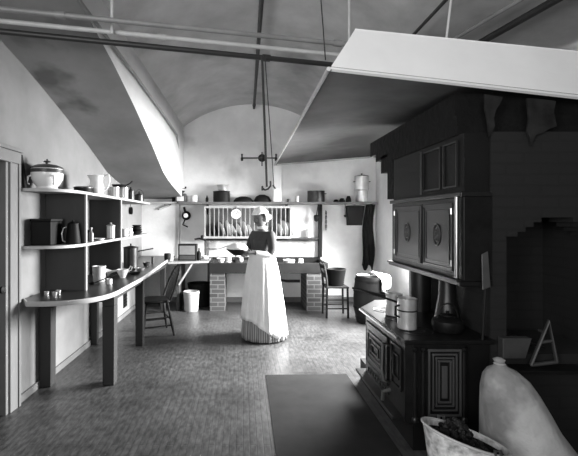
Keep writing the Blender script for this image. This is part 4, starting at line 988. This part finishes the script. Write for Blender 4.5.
for a in (math.radians(100), math.radians(-72)):
    x, y = 1.18*.17*math.cos(a), .95*.17*math.sin(a); b = BM(); tube(b, [(x-.015,y,1.0*sl(x,y)),(x-.012,y,1.0*sl(x,y)+.035),(x+.012,y,1.0*sl(x,y)+.035),(x+.015,y,1.0*sl(x,y))], .008, 8); obj('ear', b, NICKEL, cs)
b = BM(); rnd = random.Random(3)
for k in range(230):
    a = rnd.uniform(0,2*PI); r_ = .125*math.sqrt(rnd.random()); x, y = r_*1.15*math.cos(a), r_*.95*math.sin(a)
    hz = .97*sl(x,y)-.03 + .10*math.exp(-(((x+.0)/.08)**2+((y-.075)/.05)**2))
    bmesh.ops.create_icosphere(b, subdivisions=1, radius=rnd.uniform(.013,.024), matrix=Matrix.Translation((x,y,hz+rnd.uniform(-.01,.008))) @ Matrix.Rotation(rnd.uniform(0,3),4,(rnd.random(),rnd.random(),1)) @ Matrix.Diagonal((1,rnd.uniform(.6,1),rnd.uniform(.6,1),1)))
o = obj('coal', b, COAL, cs, smooth=False)
b = BM(); rings = []
for f, rr in ((1.0,.157),(.9,.146),(.5,.128),(.14,.098)):
    rings.append([b.verts.new((rr*1.18*math.cos(2*PI*i/R), rr*.95*math.sin(2*PI*i/R), f*sl(rr*1.18*math.cos(2*PI*i/R), rr*.95*math.sin(2*PI*i/R)))) for i in range(R)])
for A,B in zip(rings, rings[1:]):
    for i in range(R): b.faces.new((A[i],A[(i+1)%R],B[(i+1)%R],B[i]))
b.faces.new(rings[-1]); obj('inner_lining', b, COAL, cs); o = o; o['kind'] = 'stuff'

# floor mat
b = BM(); hexa(b, [(.20,.4,.0),(1.0,.4,.0),(.98,3.78,.0),(.21,3.76,.0),(.20,.4,.006),(1.0,.4,.006),(.98,3.78,.006),(.21,3.76,.006)])
tag(obj('floor_mat', b, mat('oilcloth', .13, .85, vary=.35, scale=3), smooth=False), 'long dark oilcloth mat on floor in front of the range', 'mat')
# little wall vent under counter
b = BM(); frame_x(b, XL+.022, 5.95, 6.15, .13, .34, .02, 0) if False else None
vt = thing('wall_vent', 'small dark iron vent low on wall under far counter', 'vent', (XL+.001,6.05,.14))
b = BM(); box(b, .0,.012,-.08,.08,0,.24); obj('frame', b, IRON, vt, smooth=False)
b = BM(); 
for k in range(5): box(b, .0125,.018,-.07,.07,.02+.044*k,.035+.044*k)
obj('louvre', b, BLACK, vt, smooth=False)

# ------------------------------------------------------------------ person
PR = math.radians(-52)
pe = thing('person', 'person in white headwrap and long white apron holding a bowl', 'person', (.235,4.95,0), PR)
def skin_mesh(name, verts, edges, roots, m, parent, sub=2, extra=None):
    me = bpy.data.meshes.new(name)
    bm = BM(); vs = [bm.verts.new(v[0]) for v in verts]
    for a, c in edges: bm.edges.new((vs[a], vs[c]))
    bm.to_mesh(me); bm.free()
    o = bpy.data.objects.new(name, me); C.objects.link(o)
    md = o.modifiers.new('skin', 'SKIN'); md.use_smooth_shade = True
    if not me.skin_vertices: me.attributes.new('skin_vertices','FLOAT','POINT') if False else None
    sd = me.skin_vertices[0].data
    for i, v in enumerate(verts):
        r = v[1]; sd[i].radius = r if isinstance(r, tuple) else (r, r); sd[i].use_root = i in roots
    s = o.modifiers.new('sub', 'SUBSURF'); s.levels = sub; s.render_levels = sub
    bpy.context.view_layer.update()
    dg_ = bpy.context.evaluated_depsgraph_get(); em = bpy.data.meshes.new_from_object(o.evaluated_get(dg_))
    bpy.data.objects.remove(o)
    b = BM(); b.from_mesh(em)
    if extra: extra(b)
    o = obj(name, b, m, parent); 
    for p in o.data.polygons: p.use_smooth = True
    return o
# local frame: faces -Y, her left is +X
V = []; E = []
def v(p, r): V.append((p, r)); return len(V)-1
pel = v((0,0,.92),(.13,.10)); wa = v((0,0,1.05),(.105,.085)); che = v((0,.005,1.19),(.135,.095)); neckb = v((0,.01,1.315),(.07,.06)); nk = v((0,-.005,1.375),(.045,.045)); hd0 = v((0,-.02,1.42),(.045,.05))
for a, c in ((pel,wa),(wa,che),(che,neckb),(neckb,nk),(nk,hd0)): E.append((a,c))
hands = []
for s in (-1,1):
    sh_ = v((s*.150,.01,1.275),.050); up_ = v((s*.195,-.01,1.17),.043); el = v((s*.215,-.035,1.045),.036); fo = v((s*.17,-.15,1.055),.031); wr = v((s*.125,-.245,1.075),.022)
    pm = v((s*.105,-.285,1.075),(.022,.030)); pm2 = v((s*.085,-.325,1.07),(.016,.034))
    E += [(che,sh_),(sh_,up_),(up_,el),(el,fo),(fo,wr),(wr,pm),(pm,pm2)]
    hip = v((s*.085,0,.84),.085); kn = v((s*.09,-.01,.46),.055); an = v((s*.09,.01,.10),.036); ft = v((s*.095,-.10,.035),(.036,.030)); toe = v((s*.10,-.17,.028),(.03,.022))
    E += [(pel,hip),(hip,kn),(kn,an),(an,ft),(ft,toe)]
roots = {pel}
# fingers: short chains rooted inside the palm, curling under and round the bowl
for s in (-1,1):
    base = Vector((s*.088,-.318,1.07))
    for k in range(4):
        off = Vector((s*.012-.0*k, -.002, .022-.017*k)); ln = (.95,1.05,1.0,.8)[k]
        p0_ = base+off+Vector((s*.010,.015,0)); p1_ = base+off+Vector((-s*.010,-.022,-.004)); p2_ = p1_+Vector((-s*.022,-.018,-.010))*ln; p3_ = p2_+Vector((-s*.022,-.004,-.010))*ln
        i0 = v(p0_,.0095); i1 = v(p1_,.0085); i2 = v(p2_,.008); i3 = v(p3_,.007); E += [(i0,i1),(i1,i2),(i2,i3)]; roots.add(i0)
    t0 = v((s*.110,-.268,1.085),.011); t1 = v((s*.096,-.285,1.110),.010); t2 = v((s*.080,-.305,1.128),.009); t3 = v((s*.066,-.318,1.130),.008); E += [(t0,t1),(t1,t2),(t2,t3)]; roots.add(t0)
HC = Vector((0,-.03,1.475))
TILT = Matrix.Translation(HC) @ Matrix.Rotation(math.radians(16),4,'X') @ Matrix.Rotation(math.radians(0),4,'Z')
def head(b):
    geo = bmesh.ops.create_uvsphere(b, u_segments=40, v_segments=30, radius=1)
    for q_ in geo['verts']:
        x, y, z = q_.co
        X_ = x*.073; Y_ = y*.092; Z_ = z*.112
        if z < 0: X_ *= 1-.30*(-z)**1.5; Y_ = Y_*(1-.22*(-z)**1.5)
        if y < 0:                                                       # face
            Y_ *= .93
            Y_ -= .026*math.exp(-(x/.20)**2-((z+.12)/.17)**2)            # nose
            Y_ -= .006*math.exp(-(x/.5)**2-((z-.22)/.10)**2)             # brow
            for e in (-1,1): Y_ += .010*math.exp(-((x-e*.40)/.20)**2-((z-.06)/.12)**2)   # eye sockets
            Y_ -= .009*math.exp(-(x/.30)**2-((z+.42)/.06)**2) + .009*math.exp(-(x/.28)**2-((z+.53)/.06)**2)  # lips
            Y_ -= .012*math.exp(-(x/.4)**2-((z+.85)/.18)**2)             # chin
            for e in (-1,1): Y_ -= .006*math.exp(-((x-e*.5)/.25)**2-((z+.2)/.2)**2)      # cheeks
        q_.co = TILT @ Vector((X_, Y_, Z_))
    for e in (-1,1):
        g2 = bmesh.ops.create_uvsphere(b, u_segments=14, v_segments=10, radius=1)      # ears
        for q_ in g2['verts']: q_.co = TILT @ (Vector((q_.co.x*.010+e*.073, q_.co.y*.018+.004, q_.co.z*.030-.005)))
body = skin_mesh('body', V, E, roots, SKIN, pe, extra=head)
for e in (-1,1):
    b = BM(); bmesh.ops.create_uvsphere(b, u_segments=14, v_segments=10, radius=.0095, matrix=TILT @ Matrix.Translation((e*.029,-.076,.006))); ey = obj('eye', b, mat('eye_white', .5, .2, vary=.01), body)
    b = BM(); bmesh.ops.create_uvsphere(b, u_segments=10, v_segments=8, radius=.0050, matrix=TILT @ Matrix.Translation((e*.029,-.0815,.004))); obj('pupil', b, BLACK, ey)
b = BM(); tube(b, [TILT @ Vector(p) for p in ((-.022,-.088,-.052),(-.01,-.0925,-.051),(0,-.094,-.0525),(.01,-.0925,-.051),(.022,-.088,-.052))], .0025, 6); obj('mouth_line', b, mat('lip', .2, .5), body)
# headwrap
b = BM(); g_ = bmesh.ops.create_uvsphere(b, u_segments=36, v_segments=24, radius=1)
kill = []
for q_ in g_['verts']:
    x, y, z = q_.co
    q_.co = Vector((x*.088*(1+.03*math.sin(14*z+6*x)), y*.104+.012, z*.112*(1+.02*math.sin(9*x))+.022))
    if (y < -.15 and z < .30) or z < -.62 or (y < .1 and z < -.1 and False): kill.append(q_)
bmesh.ops.delete(b, geom=kill, context='VERTS')
for q_ in b.verts: q_.co = TILT @ q_.co
o = obj('headwrap', b, CLOTH_W, pe); s_ = o.modifiers.new('s','SOLIDIFY'); s_.thickness = .010; s_.offset = 1
b = BM()
for e in (-1,1): lathe(b, [(0,-.04),(.022,-.02),(.028,.0),(.02,.03),(0,.045)], M=TILT @ Matrix.Translation((e*.028,.125,-.02)) @ Matrix.Rotation(e*.9,4,'Y'), seg=14, wob=lambda a,z:1+.12*math.sin(4*a))
lathe(b, [(0,-.018),(.018,-.01),(.018,.01),(0,.018)], M=TILT @ Matrix.Translation((0,.122,-.015)), seg=12)
obj('wrap_knot', b, CLOTH_W, pe)
# bodice with sleeves to below elbow
V2 = []; E2 = []
def w(p, r): V2.append((p, r)); return len(V2)-1
a0 = w((0,0,1.035),(.118,.10)); a1 = w((0,0,1.10),(.125,.105)); a2 = w((0,-.002,1.20),(.150,.118)); a3 = w((0,.01,1.30),(.088,.075)); a4 = w((0,.004,1.345),(.054,.054))
E2 += [(a0,a1),(a1,a2),(a2,a3),(a3,a4)]
for s in (-1,1):
    b0 = w((s*.160,.01,1.275),.066); b1 = w((s*.200,-.01,1.17),.062); b2 = w((s*.218,-.035,1.065),.050); b3 = w((s*.195,-.09,1.048),.044)
    E2 += [(a2,b0),(b0,b1),(b1,b2),(b2,b3)]
skin_mesh('bodice', V2, E2, {a1}, DRESS, pe)
for s in (-1,1):
    b = BM(); tube(b, [(s*.207,-.055,1.046),(s*.188,-.11,1.05),(s*.165,-.165,1.058),(s*.140,-.215,1.068)], .044, 14, r1=.032); obj('cuff', b, CLOTH_W, pe)
# collar
b = BM(); lathe(b, [(.052,1.345),(.060,1.35),(.062,1.375),(.052,1.38)], c=(0,.0,-.0), seg=24); obj('collar', b, CLOTH_W, pe)
# skirt with gathers
def skirt(b, z1, z0_, offs, a0=-180, a1=180, n=96, lv=22, hemw=0.285, dip=0):
    rows = []
    for j in range(lv+1):
        t_ = j/lv
        row = []
        for i in range(n+1 if a1-a0 < 360 else n):
            a = math.radians(a0+(a1-a0)*i/n)
            z0 = z0_-dip*max(0,min(1,(math.degrees(a)-20)/60)); z = z1+(z0-z1)*t_; zz = max(0,(1.06-z)/1.04)
            rx = .125+(hemw-.125)*min(1,zz)**.60; ry = .105+(hemw*.98-.105)*min(1,zz)**.56
            fold = 1+(.028*math.sin(17*a+2*zz)+.018*math.sin(29*a+1.3))*min(1,zz*1.6)
            row.append(b.verts.new(((rx*fold+offs)*math.sin(a), -(ry*fold+offs)*math.cos(a)+.03*zz, z)))
        rows.append(row)
    full = a1-a0 >= 360
    for A,B in zip(rows, rows[1:]):
        m_ = len(A)
        for i in range(m_ if full else m_-1): b.faces.new((A[i],A[(i+1)%m_],B[(i+1)%m_],B[i]))
b = BM(); skirt(b, 1.06, .015, 0); o = obj('skirt', b, STRIPE, pe); s_ = o.modifiers.new('s','SOLIDIFY'); s_.thickness = .005
b = BM(); skirt(b, 1.065, .25, .012, -120, 150, dip=.19); o = obj('apron', b, CLOTH_W, pe); s_ = o.modifiers.new('s','SOLIDIFY'); s_.thickness = .005; s_.offset = 1  # hem drops towards her back, white cloth standing in for light on the skirt
b = BM(); lathe(b, [(.128,1.04),(.135,1.042),(.133,1.085),(.126,1.087)], sy=.86, seg=40); obj('waistband', b, CLOTH_W, pe)
b = BM()
for e in (-1,1):
    lathe(b, [(0,-.06),(.02,-.04),(.038,.0),(.03,.04),(0,.06)], M=Matrix.Translation((e*.055,.13,1.06)) @ Matrix.Rotation(PI/2,4,'Y') @ Matrix.Diagonal((1,.45,1,1)), seg=14)
    hexa(b, [(e*.05-.03,.205,.55),(e*.05+.03,.205,.55),(e*.05+.03,.212,.55),(e*.05-.03,.212,.55),(e*.02-.012,.125,1.05),(e*.02+.012,.125,1.05),(e*.02+.012,.132,1.05),(e*.02-.012,.132,1.05)])
obj('apron_bow', b, CLOTH_W, pe)
for s in (-1,1):
    b = BM(); lathe(b, [(0,-.13),(.03,-.125),(.042,-.06),(.040,.0),(.036,.05),(.030,.065),(0,.068)], M=Matrix.Translation((s*.095,-.06,.028)) @ Matrix.Rotation(PI/2,4,'X') @ Matrix.Diagonal((1,.64,-1,1)), seg=16)
    lathe(b, [(.044,.03),(.043,.10),(.046,.14),(0,.14)], c=(s*.09,.01,0), seg=16); obj('shoe', b, BLACK, pe)
# bowl held in both hands
Mp = Matrix.Translation(pe.location) @ Matrix.Rotation(PR,4,'Z')
bc = Mp @ Vector((0,-.375,1.045))
bo = thing('mixing_bowl', 'dark bowl of white dough held in both hands by the person', 'bowl', bc, PR)
b = BM(); lathe(b, [(0,0),(.055,0),(.06,.006),(.10,.035),(.133,.065),(.139,.068),(.137,.073),(.128,.068),(.10,.04),(0,.012)], seg=36); obj('body', b, BLACK, bo)
b = BM(); lathe(b, [(.10,.045),(.127,.062),(.124,.09),(.09,.125),(.04,.142),(0,.145)], seg=30, wob=lambda a,z:1+.05*math.sin(3*a+z*30)+.03*math.sin(5*a)); obj('dough', b, CLOTH_W, bo)

# ------------------------------------------------------------------ light
def area(name, loc, size, power, direction, sy=None, spread=None):
    l = bpy.data.lights.new(name, 'AREA'); l.energy = power; l.size = size; l.shape = 'RECTANGLE'; l.size_y = sy or size
    if spread: l.spread = math.radians(spread)
    o = bpy.data.objects.new(name, l); C.objects.link(o); o.location = loc
    o.rotation_euler = Vector(direction).to_track_quat('-Z','Y').to_euler(); return o
area('window_light', (XR+.14, (WY0+WY1)/2, (WZ0+WZ1)/2), WY1-WY0-.1, 440, (-1,-.1,-.72), WZ1-WZ0-.1, 120)
area('window_light', (-.8, YN-.08, 1.95), 1.3, 52, (.1,1,.38), 1.5, 120)
area('window_light', (1.2, YN-.08, 1.95), 1.3, 9, (0,1,.1), 1.5)
area('window_light', (XL-.10, -.9, 1.8), 1.1, 52, (1,.6,.32), 1.3, 130)
wd = bpy.data.worlds.new('world'); SC.world = wd; wd.use_nodes = True
wd.node_tree.nodes['Background'].inputs[0].default_value = (.8,.8,.8,1); wd.node_tree.nodes['Background'].inputs[1].default_value = .3

cam = bpy.data.cameras.new('camera'); co = bpy.data.objects.new('camera', cam); C.objects.link(co)
co.location = (0,0,EYE); co.rotation_euler = (PI/2,0,0)
cam.sensor_width = 36; cam.lens = 400/578*36; cam.shift_x = 46/578; cam.shift_y = -9/578; cam.clip_start = .05
SC.camera = co
SC.view_settings.view_transform = 'Standard'; SC.view_settings.look = 'None'; SC.view_settings.gamma = 1; SC.view_settings.use_curve_mapping = False
SC.view_settings.exposure = 0.4
